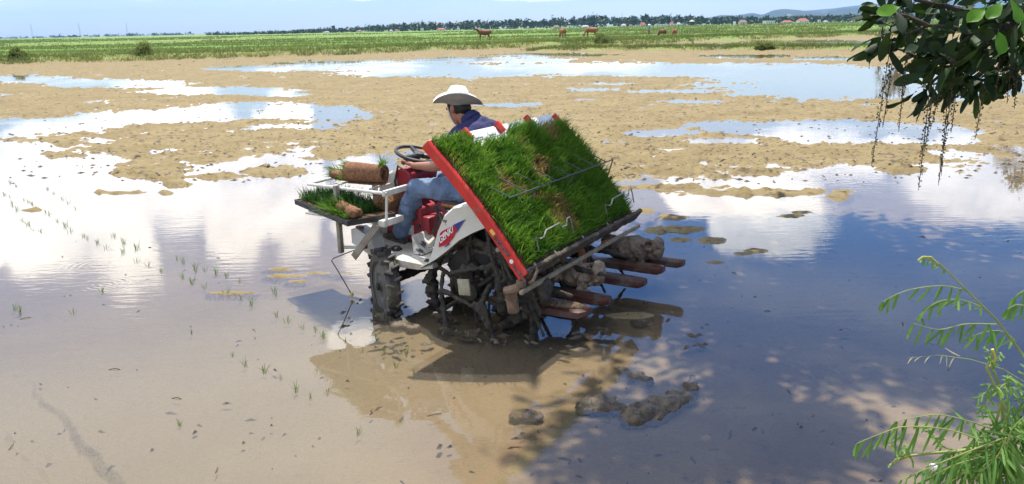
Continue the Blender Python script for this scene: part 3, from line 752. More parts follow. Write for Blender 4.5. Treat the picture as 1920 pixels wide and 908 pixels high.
def far_person():
    c = ony(1217, 60, 125); e = empty('person', (c.x, 125, FIELD_Z), R(160), 'person in a blue shirt and pale hat standing among the far grass', 'person')
    b = MB()
    for sy in (-1, 1):
        b.cap((0, sy * .09, .86), (.02, sy * .1, .46), .085, .06); b.cap((.02, sy * .1, .46), (0, sy * .1, .08), .06, .04); b.ell((.06, sy * .1, .04), (.12, .045, .045), 10, 6)
        b.cap((0, sy * .2, 1.38), (.06, sy * .26, 1.08), .05, .04); b.cap((.06, sy * .26, 1.08), (.24, sy * .2, 1.0), .038, .03); b.ell((.3, sy * .19, 1.0), (.06, .03, .04), 8, 6)
    b.cap((0, 0, .9), (0, 0, 1.32), .14, .16); b.cap((0, 0, 1.4), (.01, 0, 1.52), .06, .055); b.ell((.02, 0, 1.62), (.095, .08, .12))
    b.melt('body', M_skin, e, voxel=.02, smooth=2)
    t = MB().cap((0, 0, .95), (0, 0, 1.33), .155, .175)
    for sy in (-1, 1): t.cap((0, sy * .2, 1.38), (.05, sy * .25, 1.15), .065, .055)
    t.melt('shirt', mat('pale_blue_shirt', (.22, .27, .50), None, rough=.8), e, voxel=.02, smooth=2)
    t = MB()
    for sy in (-1, 1): t.cap((0, sy * .09, .88), (.02, sy * .1, .3), .105, .075)
    t.melt('trousers', mat('dark_red_trousers', (.20, .05, .05), None, rough=.8), e, voxel=.02, smooth=2)
    MB().lathe([(.0, 1.86), (.08, 1.80), (.24, 1.66), (.235, 1.655), (.08, 1.78)], n=20).build('hat', M_hatw, e)
far_person()

# ------------------------------------------------------------------ rice transplanter
HDG = R(149)
MO = Vector((-.07, 6.476, 0))
rot = Matrix.Rotation(HDG, 3, 'Z')
def mw(x, y, z): return MO + rot @ Vector((x, y, z))
TR = empty('rice_transplanter', MO, HDG, 'mud caked ride-on rice transplanter in cream and red paint standing in the flooded paddy', 'rice planter')
# slope of the seedling table: s runs up from the lower edge
S0 = Vector((-.74, 0, .63)); SU = Vector((.76, 0, .85)).normalized(); SL = 1.14
SN = Vector((-SU.z, 0, SU.x))
def tp(s, y, n): 
    bow = .032 * math.sin(math.pi * max(0, min(1, s / SL)))
    p = S0 + SU * s + SN * (n + bow); return Vector((p.x, y, p.z))

def lump_tube(b, pts, r, n=7): b.tube(pts, r, n); return b

def wheel_front():
    r = empty('front_wheel', (0, 0, 0))
    X90 = Matrix.Rotation(R(90), 3, 'X')
    t = MB().lathe([(.215, -.05), (.275, -.058), (.298, -.035), (.30, 0), (.298, .035), (.275, .058), (.215, .05)], rot=X90, n=40)
    for k in range(18):
        a = 2 * math.pi * k / 18
        for sg in (-1, 1):
            aa = a + sg * .08
            Mx = Matrix.Rotation(-aa, 3, 'Y') @ Matrix.Rotation(R(28 * sg), 3, 'X').to_3x3()
            c = Matrix.Rotation(-aa, 3, 'Y') @ Vector((.306, 0, 0)); c.y = sg * .034
            t.box(c, (.045, .07, .022), Matrix.Rotation(-aa, 3, 'Y') @ Matrix.Rotation(R(24 * sg), 3, 'X'), .004)
    t.build('tyre', M_tyre, r)
    d = MB().lathe([(0, .048), (.045, .048), (.05, .035), (.10, .03), (.115, .042), (.15, .045), (.20, .03), (.218, .045), (.222, -.04), (0, -.035)], rot=X90, n=36)
    d.build('wheel_disc', M_disc, r)
    MB().lathe([(0, .075), (.028, .073), (.032, .05), (0, .04)], rot=X90, n=14).build('hub', M_mudcake, r)
    mk = MB()
    rng = random.Random(4)
    for k in range(26):
        a = rng.uniform(.2, 2.6); rr_ = rng.uniform(.20, .285)
        mk.ell((math.cos(a) * rr_, -.055 * -1 if False else .052, math.sin(a) * rr_), (rng.uniform(.02, .05), .018, rng.uniform(.02, .05)), 8, 6)
    mk.melt('mud_crust', M_mudcake, r, voxel=.012, smooth=1, lump=.012, lscale=30)
    return r

def copy_tree(o, parent=None):
    c = o.copy(); COL.objects.link(c)
    if parent is not None: c.parent = parent
    for ch in list(o.children):
        copy_tree(ch, c)
    return c

# outward face of the wheel builder is +y (lathe z -> -y under X90, so flip with 180 about z)
fw = wheel_front(); fw.parent = TR; fw.location = (.83, .60, .20); fw.rotation_euler = (0, 0, R(180 - 34))
fw2 = copy_tree(fw, TR); fw2.location = (.83, -.60, .20); fw2.rotation_euler = (0, 0, R(-34))

def wheel_rear():
    r = empty('rear_wheel', (0, 0, 0)); X90 = Matrix.Rotation(R(90), 3, 'X')
    t = MB()
    ring = [(math.cos(2 * math.pi * k / 40) * .40, 0, math.sin(2 * math.pi * k / 40) * .40) for k in range(41)]
    t.tube(ring, .035, 8, False)
    for k in range(16):
        a = 2 * math.pi * k / 16; c = Vector((math.cos(a) * .43, 0, math.sin(a) * .43))
        t.box(c, (.10, .11, .03), Matrix.Rotation(-a, 3, 'Y') @ Matrix.Rotation(R(20), 3, 'X'), .006)
    rng = random.Random(9)
    for k in range(60):
        a = rng.uniform(0, 6.28); t.ell((math.cos(a) * rng.uniform(.37, .44), rng.uniform(-.04, .04), math.sin(a) * rng.uniform(.37, .44)), (rng.uniform(.02, .045),) * 3, 8, 6)
    t.melt('tyre', M_mudcake, r, voxel=.014, smooth=1, lump=.02, lscale=22)
    s = MB()
    for k in range(6):
        a = 2 * math.pi * (k + .4) / 6; s.tube([(math.cos(a) * .05, .0, math.sin(a) * .05), (math.cos(a) * .4, 0, math.sin(a) * .4)], .018, 7)
    s.build('spokes', M_mudcake, r)
    MB().lathe([(0, .07), (.06, .07), (.075, .03), (.075, -.06), (0, -.06)], rot=X90, n=16).build('hub', M_mudcake, r)
    return r
rw = wheel_rear(); rw.parent = TR; rw.location = (-.03, .535, .275)
rw2 = copy_tree(rw, TR); rw2.location = (-.03, -.535, .275); rw2.rotation_euler = (0, R(25), R(180))

# chassis, axles, linkage: dark, caked in mud
b = MB()
b.box((.45, 0, .40), (1.3, .34, .13), bev=.02); b.box((-.05, 0, .36), (.34, .46, .26), bev=.04)
b.cap((-.03, .5, .28), (-.03, -.5, .28), .055, .055); b.cap((.83, .54, .22), (.83, -.54, .22), .045, .045)
for sy in (-1, 1):
    b.cap((.83, sy * .50, .22), (.83, sy * .42, .46), .05, .055); b.cap((-.03, sy * .46, .35), (.05, sy * .36, .55), .07, .08)
    b.cap((-.10, sy * .30, .50), (-.62, sy * .34, .38), .03, .03); b.cap((-.12, sy * .28, .72), (-.62, sy * .30, .60), .028, .028); b.cap((-.62, sy * .34, .34), (-.60, sy * .3, .66), .03, .03)
    b.cap((.2, sy * .35, .44), (.7, sy * .40, .42), .03, .03)
b.melt('chassis', M_mudcake, TR, voxel=.02, smooth=2, lump=.018, lscale=14)
b = MB()
rng = random.Random(2)
for (p, q, r_) in [((.12, .62, .42), (-.25, .60, .52), .02), ((-.25, .60, .54), (-.52, .64, .42), .02), ((.16, .70, .30), (-.20, .72, .20), .021), ((-.20, .72, .20), (-.30, .70, .40), .026),
                  ((-.20, .72, .20), (-.38, .72, -.08), .022), ((.17, .70, .28), (.10, .72, -.08), .024), ((.17, .66, .42), (.17, .7, .28), .02), ((-.36, .62, .44), (-.36, .62, .20), .055),
                  ((-.62, .62, .40), (-.62, .62, -.08), .026), ((-.50, .62, .50), (-.70, .62, .48), .026), ((-.1, .58, .62), (-.5, .58, .58), .016)]:
    b.cap(p, q, r_, r_ * .9)
for k in range(22):
    b.ell((rng.uniform(-.50, .05), rng.uniform(.52, .62), rng.uniform(.38, .52)), (rng.uniform(.02, .045), rng.uniform(.015, .035), rng.uniform(.012, .03)), 8, 6)
b.add([(-.14, .73, .26), (-.27, .73, .24), (-.31, .72, .04), (-.14, .70, .26), (-.27, .70, .24), (-.31, .69, .04)], [(0, 1, 2), (5, 4, 3), (0, 3, 4, 1), (1, 4, 5, 2), (2, 5, 3, 0)])
b.melt('linkage', M_mudcake, TR, voxel=.011, smooth=2, lump=.012, lscale=24, seed=3)
b = MB().box((-.09, .745, .37), (.11, .02, .13), (0, R(6), 0), .006)
b.build('reflector', mat('dirty_cream_plate', (.42, .39, .27), (.30, .27, .19), 20, .6), TR)

# cream bodywork: floor deck with skirt
def deck():
    b = MB()
    xs = [1.22, 1.05, .85, .65, .45, .30]; hw = [.46, .54, .58, .60, .62, .62]; zt = [.55, .50, .475, .465, .465, .47]; zb = [.50, .44, .405, .39, .40, .43]
    V = []; F = []
    for x, w_, t_, l in zip(xs, hw, zt, zb):
        V += [(x, -w_, l), (x, -w_, t_ - .015), (x, -w_ + .03, t_), (x, w_ - .03, t_), (x, w_, t_ - .015), (x, w_, l), (x, w_ - .05, l - .004), (x, -w_ + .05, l - .004)]
    n = 8
    for i in range(len(xs) - 1):
        for k in range(n): F.append((i * n + k, i * n + (k + 1) % n, (i + 1) * n + (k + 1) % n, (i + 1) * n + k))
    F += [tuple(range(n)), tuple(range((len(xs) - 1) * n + n - 1, (len(xs) - 1) * n - 1, -1))]
    b.add(V, F); return b
deck().build('floor_deck', M_floor, TR, ang=40)
def fender(sy):
    fr = [(.34, .455), (.27, .61), (.225, .74), (.155, .875), (.06, .955), (-.06, .985), (-.20, .99), (-.34, .965)]
    ar = [(.42, .42), (.26, .515), (.14, .605), (.02, .705), (-.12, .785), (-.22, .83), (-.30, .85), (-.36, .86)]
    b = MB(); yo, yi = .635, .30
    n = len(fr); V = []
    for (x, z) in ar: V.append((x, sy * yo, z))
    for (x, z) in fr: V.append((x, sy * yo, z))
    for (x, z) in fr: V.append((x + .012, sy * (yo - .03), z + .012))
    for (x, z) in fr: V.append((x + .05, sy * yi, z + .0))
    for (x, z) in ar: V.append((x, sy * (yo - .03), z))
    for (x, z) in ar: V.append((x - .0, sy * yi, z))
    F = []
    for k in range(n - 1):
        F += [(k, k + 1, n + k + 1, n + k), (n + k, n + k + 1, 2 * n + k + 1, 2 * n + k), (2 * n + k, 2 * n + k + 1, 3 * n + k + 1, 3 * n + k), (k, 4 * n + k, 4 * n + k + 1, k + 1), (4 * n + k, 5 * n + k, 5 * n + k + 1, 4 * n + k + 1)]
    b.add(V, F)
    return b.build('fender', M_cream, TR, ang=50)
MB().prism([(.28, .45, .42), (.12, .45, .62), (.0, .45, .72), (-.14, .45, .80), (-.34, .45, .86), (-.50, .45, .60), (-.40, .45, .30), (.1, .45, .24)], (0, -.14, 0)).build('under_fender_shade', M_black, TR, ang=0)  # black block added to darken the shaded hollow under the fender
fend = fender(1); fender(-1)
# decal on the left fender
def on_f(x, z, e=.004): return (x, .635 + e, z)
d = MB().prism([on_f(.215, .625), on_f(.195, .745), on_f(.17, .765), on_f(.06, .825), on_f(0, .855), on_f(.02, .80), on_f(.07, .72), on_f(.12, .665)], (0, .002, 0)).build('decal', M_decalred, fend, ang=0)
MB().prism([on_f(.06, .828, .007), on_f(-.055, .885, .007), on_f(-.015, .835, .007), on_f(.035, .765, .007), on_f(.03, .80, .007)], (0, .002, 0)).build('decal_streak', M_decalblue, d, ang=0)
MB().prism([on_f(.15, .635, .007), on_f(.10, .668, .007), on_f(.11, .672, .007), on_f(.155, .642, .007)], (0, .002, 0)).build('decal_streak', M_decalblue, d, ang=0)
cu = bpy.data.curves.new('decal_text', 'FONT'); cu.body = 'GENKI'; cu.size = .062; cu.extrude = .001; cu.shear = .3; cu.offset = .0012
to = bpy.data.objects.new('decal_text', cu); COL.objects.link(to)
dgp = bpy.context.evaluated_depsgraph_get(); tme = bpy.data.meshes.new_from_object(to.evaluated_get(dgp)); bpy.data.objects.remove(to)
ux = Vector((-.76, 0, .65)).normalized(); uz = Vector((.30, 0, 1)).normalized()
for v in tme.vertices:
    p = Vector((.2, .645, .655)) + ux * v.co.x + uz * v.co.y * 1.15; p.y += v.co.z; v.co = p
tme.name = 'lettering'; tme.materials.clear(); link('lettering', tme, M_decalwhite, d)
MB().prism([on_f(.185, .715, .007), on_f(.125, .75, .007), on_f(.123, .76, .007), on_f(.184, .726, .007)], (0, .002, 0)).build('decal_stripe', M_decalwhite, d, ang=0)

# front bumper pods
for sy in (-1, 1):
    MB().prism([(1.26, sy * .50, .50), (1.26, sy * .50, .625), (1.20, sy * .50, .64), (.98, sy * .56, .585), (.94, sy * .57, .50), (1.02, sy * .56, .44)], (0, -sy * .14, 0)).build('bumper', M_cream2, TR, ang=30)
MB().lathe([(0, .012), (.036, .010), (.038, 0), (0, 0)], c=(1.20, .45, .638), n=20).build('reflector', mat('dull_red_reflector', (.26, .07, .05), None, rough=.4), TR)
MB().box((1.22, 0, .56), (.10, .80, .10), bev=.02).build('bumper_bar', M_cream2, TR)

# engine hood: cream nose, red cowl, vents, dash
h = MB()
prof = [(1.20, .52), (1.20, .84), (1.165, .98), (1.10, 1.07), (1.0, 1.12), (.94, 1.10), (.94, .92), (1.08, .70), (1.10, .52)]
h.prism([(x, -.20, z) for x, z in prof], (0, .40, 0))
ho = h.build('engine_hood', M_cream2, TR, ang=30)
bv = ho.modifiers.new('b', 'BEVEL'); bv.width = .025; bv.segments = 3; bv.limit_method = 'ANGLE'
prof = [(1.115, .50), (1.095, .705), (.955, .925), (.965, 1.115), (.93, 1.135), (.86, 1.14), (.80, 1.09), (.83, .96), (.80, .84), (.71, .80), (.71, .50)]
c = MB().prism([(x, -.205, z) for x, z in prof], (0, .41, 0)).build('cowl', M_redc, TR, ang=30)
bv = c.modifiers.new('b', 'BEVEL'); bv.width = .015; bv.segments = 2; bv.limit_method = 'ANGLE'
v = MB()
for k in range(4): v.box((1.02 - k * .014, .207, .66 + k * .035), (.07, .006, .012), (0, R(-12), 0))
v.build('vent', M_black, c)
MB().box((.68, .05, .60), (.10, .30, .26), bev=.02).build('engine_cover', M_redc, TR)
for sx, sz, r_ in ((.78, .72, .03), (.74, .64, .022)): MB().lathe([(0, .012), (r_, .01), (r_, 0), (0, 0)], c=(sx, .206, sz), rot=(R(-90), 0, 0), n=14).build('engine_port', M_black, TR)
MB().box((.83, .209, .60), (.07, .006, .09), bev=.002).build('data_plate', mat('pale_plate', (.55, .55, .52), (.4, .4, .38), 30, .5), TR)
MB().box((.84, 0, 1.12), (.12, .22, .04), (0, R(20), 0), .01).build('dashboard', M_black, TR)
MB().prism([(.60, .10, .475), (.52, .22, .475), (.52, .46, .475), (.60, .46, .475), (.66, .40, .60), (.66, .14, .60)], (0.012, 0, .012)).build('heel_board', M_floor, TR, ang=0)
# steering
MB().tube([(.93, 0, 1.06), (.86, 0, 1.235)], [.03, .022], 10).build('steering_column', M_black, TR)
st = MB(); MS = Matrix.Rotation(R(-14), 3, 'Y'); ctr = Vector((.855, 0, 1.24))
st.tube([ctr + MS @ Vector((math.cos(a) * .205, math.sin(a) * .205, 0)) for a in [2 * math.pi * k / 36 for k in range(37)]], .016, 8, False)
for a in (R(90), R(210), R(330)): st.tube([ctr + MS @ Vector((math.cos(a) * .03, math.sin(a) * .03, -.01)), ctr + MS @ Vector((math.cos(a) * .2, math.sin(a) * .2, 0))], [.026, .014], 8)
st.lathe([(0, .02), (.045, .015), (.05, -.02), (0, -.03)], c=ctr, rot=MS, n=18)
st.build('steering_wheel', M_black, TR)
MB().tube([(.84, .17, 1.10), (.93, .21, 1.16), (.97, .215, 1.02), (.93, .215, .88)], .011, 7).build('cable', M_black, TR)
MB().tube([(.55, .26, .62), (.47, .27, .78), (.50, .28, .86)], [.012, .012, .02], 8).build('gear_lever', M_black, TR)
# seat
MB().box((.22, 0, .845), (.50, .44, .09), (0, R(-4), 0), .03).build('seat', M_seat, TR)
MB().tube([(.46, .23, .865), (.2, .25, .86), (-.02, .24, .865)], .016, 8).build('seat_edge', M_orange, TR)
MB().box((.0, 0, 1.03), (.09, .42, .32), (0, R(-12), 0), .03).build('backrest', M_seat, TR)
MB().box((.15, 0, .70), (.36, .34, .22), bev=.03).build('seat_box', M_mudcake, TR)
MB().tube([(.40, .36, .83), (.36, .36, .74)], [.012, .02], 8).build('side_lever', M_black, TR)
# side step on the far side
MB().box((.42, -.52, .22), (.26, .12, .03), bev=.006).tube([(.50, -.5, .40), (.50, -.52, .22)], .014, 6).tube([(.32, -.5, .40), (.34, -.52, .22)], .014, 6).build('side_step', M_black, TR)

# seedling rack at the front left
rk = MB()
zu = 1.0; 
rk.tube([(1.68, .55, zu), (1.45, .56, zu - .0), (.76, .58, zu)], .014, 8)
rk.tube([(1.68, .05, zu), (.76, .10, zu)], .014, 8); rk.tube([(1.68, .55, zu), (1.69, .30, zu), (1.68, .05, zu)], .014, 8)
rk.box((.785, .34, zu), (.03, .52, .05), bev=.006); 
for k in range(2): rk.tube([(1.42 - k * .4, .555, zu), (1.42 - k * .4, .07, zu)], .009, 6)
rk.build('upper_rack', M_wtube, TR)
rk = MB()
zl = .745
rk.tube([(1.70, .58, zl), (.80, .60, zl)], .014, 8); rk.tube([(1.70, .12, zl), (.80, .14, zl)], .014, 8); rk.box((.80, .50, zl + .005), (.07, .26, .055), bev=.008); rk.tube([(1.70, .58, zl), (1.70, .12, zl)], .014, 8)
rk.tube([(.77, .57, zu), (.765, .585, zu - .06), (.775, .59, zl + .03)], .012, 8)
rk.build('lower_rack', M_wtube, TR)
MB().box((1.30, .60, .73), (.035, .045, .60), bev=.004).build('rack_post', M_grey, TR)
MB().box((1.30, .10, .73), (.035, .045, .60), bev=.004).build('rack_post', M_grey, TR)
MB().tube([(1.30, .575, .475), (1.20, .53, .475), (1.12, .5, .48)], .015, 8).build('rack_stay', M_wtube, TR)
MB().tube([(1.30, .1, .475), (1.2, .1, .5)], .015, 8).build('rack_stay', M_wtube, TR)
MB().box((.985, .635, .58), (.43, .014, .065), (0, R(48), 0), .004).build('brace_bar', M_grey, TR)
ma = MB().tube([(1.0, .60, .53), (1.18, .61, .46), (1.38, .62, .375), (1.405, .62, .35), (1.36, .60, .26), (1.27, .55, .045)], .005, 6).build('marker_arm', M_dwire, TR)
MB().box((1.265, .548, .035), (.025, .045, .03), (0, R(20), R(30)), .004).build('marker_tip', M_yellow, ma)
MB().box((1.03, .61, .53), (.07, .04, .05), bev=.01).build('marker_pivot', M_redc, TR)

# sloping seedling table
tb = empty('seedling_table', (0, 0, 0)); tb.parent = TR
COLS = [(.955, .485), (.475, .005), (-.005, -.475), (-.485, -.955)]
b = MB()
for (y1, y0) in COLS:
    n = 8
    V = []
    for k in range(n + 1):
        s = SL * k / n
        V += [tp(s, y0, .0), tp(s, y1, .0), tp(s, y1, -.02), tp(s, y0, -.02)]
    F = [(0, 1, 2, 3), (4 * n + 3, 4 * n + 2, 4 * n + 1, 4 * n)]
    for k in range(n):
        for j in range(4): F.append((4 * k + j, 4 * k + (j + 1) % 4, 4 * k + 4 + (j + 1) % 4, 4 * k + 4 + j))
    b.add(V, F)
b.build('table_plate', M_white, tb)
for i, (y1, y0) in enumerate(COLS):
    e = MB()
    e.box((tp(SL + .0, (y0 + y1) / 2, .0045)), (.012, .43, .08), Matrix((SN, Vector((0, 1, 0)), SU)).transposed(), .004)
    e.tube([tp(SL + .045, y0 + .03, 0), tp(SL + .045, y1 - .03, 0)], .010, 8)
    for q in (-.1, .1): e.box(tp(SL - .002, (y0 + y1) / 2 + q, .013), (.010, .11, .04), Matrix((SN, Vector((0, 1, 0)), SU)).transposed(), .003)
    e.build('top_extension', M_white, tb)
for y in (.48, 0, -.48):
    d_ = MB(); 
    for k in range(8): d_.box(tp(SL * (k + .5) / 8, y, .012), (.03, .018, SL / 8), Matrix((SN, Vector((0, 1, 0)), SU)).transposed())
    d_.build('divider', M_white, tb, ang=0)
    MB().box(tp(SL + .02, y, .03), (.05, .035, .10), Matrix((SN, Vector((0, 1, 0)), SU)).transposed(), .006).build('divider_cap', M_red, tb)
def rail(y, sg):
    b = MB(); n = 14; V = []
    sec = [(0, .042), (.022 * sg, .042), (.030 * sg, .032), (.030 * sg, -.036), (.016 * sg, -.042), (.012 * sg, -.02), (0, -.02)]
    for k in range(n + 1):
        s = -.02 + (SL + .05) * k / n
        for a, c_ in sec: V.append(tp(s, y + a, c_))
    m_ = len(sec); F = []
    for k in range(n):
        for j in range(m_): F.append((m_ * k + j, m_ * k + (j + 1) % m_, m_ * k + m_ + (j + 1) % m_, m_ * k + m_ + j))
    F += [tuple(range(m_)), tuple(range(m_ * (n + 1) - 1, m_ * n - 1, -1))]
    b.add(V, F); return b.build('side_rail', M_red, tb, ang=30)
rl = rail(.96, 1); rail(-.96, -1)
RM = Matrix((SN, Vector((0, 1, 0)), SU)).transposed()
MB().box(tp(.24, .9915, -.002), (.030, .003, .17), RM).build('warning_label', M_label, rl)
MB().box(tp(.36, .9915, -.002), (.028, .003, .045), RM).build('yellow_label', M_yellow, rl)
MB().lathe([(0, .003), (.016, .003), (.016, 0), (0, 0)], c=tp(.115, .9905, -.002), rot=(R(-90), 0, 0), n=14).build('round_emblem', M_decalwhite, rl)
MB().box(tp(.015, .9915, -.002), (.024, .003, .14), RM).build('name_label', M_label, rl)
# lower edge plank, wooden bar, end fittings
MB().box((-.785, -.05, .64), (.035, 2.0, .135), (0, R(-38), 0), .006).melt('lower_plank', M_plank, tb, voxel=.012, smooth=1, lump=.009, lscale=14)
MB().box((-.745, -.10, .50), (.03, 2.25, .035), (R(.6), 0, R(.5)), .005).melt('guide_bar', M_wood, TR, voxel=.009, smooth=1, lump=.004, lscale=16)
b = MB().tube([(-.70, .92, .52), (-.66, .93, .50), (-.58, .93, .47)], .035, 10).tube([(-.79, .95, .57), (-.83, .97, .60), (-.84, .93, .66), (-.80, .9, .70)], .012, 7).box((-.72, .95, .555), (.06, .05, .06), bev=.01).tube([(-.60, .9, .48), (-.60, .86, .30)], .045, 10)
b.build('rail_fitting', mat('rusty_cast_metal', (.25, .17, .11), (.13, .085, .06), 14, .7), TR)
b = MB().tube([(-.52, .90, .80), (-.56, .92, .72), (-.58, .93, .66), (-.62, .90, .55)], .010, 6).tube([(-.40, .88, .92), (-.44, .89, .7), (-.50, .88, .52)], .014, 6).tube([(-.45, .80, .80), (-.50, .80, .52)], .015, 6).tube([(-.30, .7, .64), (-.52, .74, .76)], .014, 6).tube([(-.30, .7, .74), (-.52, .74, .58)], .014, 6)
b.build('table_stay', M_mudcake, TR)
b = MB()
for y in (.5, .2, -.25, -.7): b.tube([(-.05, y, 1.34), (-.40, y, .72)], .016, 6).tube([(-.40, y, .72), (-.55, y * .8, .50)], .016, 6)
b.tube([(-.05, .9, 1.36), (-.05, -.9, 1.36)], .018, 8).tube([(-.50, .9, .76), (-.50, -.9, .76)], .018, 8)
b.build('table_frame', M_grey, TR)
# press rods over the seedlings
b = MB(); RY = .60; 
b.tube([tp(RY - .10, .80, .155), tp(RY - .10, -1.03, .155)], .006, 6)
b.tube([tp(RY - .10, -1.03, .155), tp(RY - .20, -.99, .02)], .006, 6)
for y in (.42, -.22): b.tube([tp(RY - .10, y, .155), tp(RY - .2, y + .06, .02)], .006, 6)
for y in (.83, .60, .36, .12, -.12, -.36, -.60, -.84):
    b.tube([tp(RY - .10, y - .05, .155), tp(RY + .10, y + .03, .085), tp(RY + .2, y + .05, .03)], .0045, 5)
b.build('press_rod', M_dwire, tb)
def holder(y, w_):
    P = [(.50, .02), (.52, .19), (.46, .15), (.40, .15), (.36, .21), (.14, .22), (.10, .16), (.02, .16), (.0, .23), (-.05, .235), (-.07, .17), (-.09, .03)]
    MB().tube([tp(.06 + z * .55, y + (a - .2) * w_, .075 + z * .35) for a, z in P], .006, 6).build('wire_holder', M_steel, tb)
holder(.47, .95); holder(-.74, 1.0)

# planting cases wrapped in cloth, planting arms, floats
def case(y, x0, x1, z, seed, mt):
    rng = random.Random(seed); b = MB()
    b.cap((x0, y, z + .01), ((x0 + x1) / 2, y + .01, z + .03), .085, .115); b.cap(((x0 + x1) / 2, y + .01, z + .03), (x1, y, z), .105, .06)
    b.ell((x1 - .02, y + .01, z + .06), (.05, .085, .10)); b.ell((x0 - .28 * 0, y + .08, z + .06), (.10, .07, .08))
    for k in range(11):
        u = rng.uniform(.05, .95); a = rng.uniform(-.6, 2.2); xx = x0 + (x1 - x0) * u
        c0 = Vector((xx, y + math.cos(a) * .10, z + math.sin(a) * .10)); d_ = Vector((rng.uniform(-.12, .12), -math.sin(a) * .09, math.cos(a) * .09))
        b.cap(c0 - d_, c0 + d_, .018, .012, 7)
    b.cap((x1 + .10, y + .10, z + .02), (x1 + .10, y + .10, z - .13), .03, .022, 8)
    return b.melt('planting_case', mt, TR, voxel=.009, smooth=2, lump=.014, lscale=24, seed=seed)
case(-.02, -.45, -.86, .33, 1, M_cloth); case(-.93, -.62, -1.02, .33, 5, M_clothd); case(.66, -.52, -.74, .36, 8, M_mudcake)
b = MB()
for y in (.62, .05, -.5, -.95):
    b.cap((-.50, y, .46), (-.62, y, .22), .035, .03); b.cap((-.62, y, .22), (-.72, y, .05), .025, .015); b.cap((-.45, y, .44), (-.95, y, .40), .025, .02)
b.cap((-.48, .85, .46), (-.48, -1.0, .46), .04, .04)
b.melt('planting_arm', M_mudcake, TR, voxel=.014, smooth=2, lump=.014, lscale=18)
b = MB()   # loose bits of lath and rag by the cases
b.box((-.58, .10, .43), (.05, .30, .02), (R(10), R(20), R(35)), .003).box((-.50, .62, .33), (.22, .05, .03), (0, R(25), R(10)), .004).box((-.60, -.86, .47), (.16, .05, .012), (R(20), R(-15), R(30)), .003)
b.build('lath', M_wood, TR)
MB().ell((-.66, -.17, .46), (.035, .03, .075), 10, 8, (R(10), R(15), 0)).ell((-.62, -.75, .42), (.07, .03, .03), 10, 8, (0, R(25), 0)).build('rag', mat('orange_rag', (.50, .17, .06), (.35, .11, .05), 12, .8), TR)
def float_(y, x0, x1, w_, z, mt=M_float):
    b = MB(); V = []; F = []
    N = [(0, .25, .05), (.08, .8, .02), (.25, 1, 0), (.8, 1, 0), (.94, .9, .0), (1.0, .45, .015)]
    for u, k, dz in N:
        x = x0 + (x1 - x0) * u; h = w_ / 2 * k
        V += [(x, y - h, z + .012 + dz), (x, y - h * .9, z + .055 + dz * .4), (x, y - h * .4, z + .07), (x, y + h * .4, z + .07), (x, y + h * .9, z + .055 + dz * .4), (x, y + h, z + .012 + dz), (x, y + h * .8, z + dz), (x, y - h * .8, z + dz)]
    n = 8
    for i in range(len(N) - 1):
        for k in range(n): F.append((i * n + k, i * n + (k + 1) % n, (i + 1) * n + (k + 1) % n, (i + 1) * n + k))
    F += [tuple(range(n)), tuple(range(len(N) * n - 1, (len(N) - 1) * n - 1, -1))]
    b.add(V, F); return b.build('float', mt, TR, ang=40)
float_(.46, -.18, -1.02, .24, .19); float_(.14, -.40, -1.05, .16, .19); float_(-.40, -.45, -1.13, .18, .19); float_(-.78, -.45, -1.15, .16, .20); float_(-1.05, -.5, -1.24, .16, .20)
b = MB().ell((-.66, .49, .262), (.30, .06, .022), 14, 8).ell((-.85, .46, .262), (.13, .07, .02), 12, 8)
b.melt('dry_mud_crust', mat('dry_fibrous_mud', (.24, .175, .10), (.15, .10, .055), 26, .9, 1.0, 60), TR, voxel=.012, smooth=1, lump=.012, lscale=40)

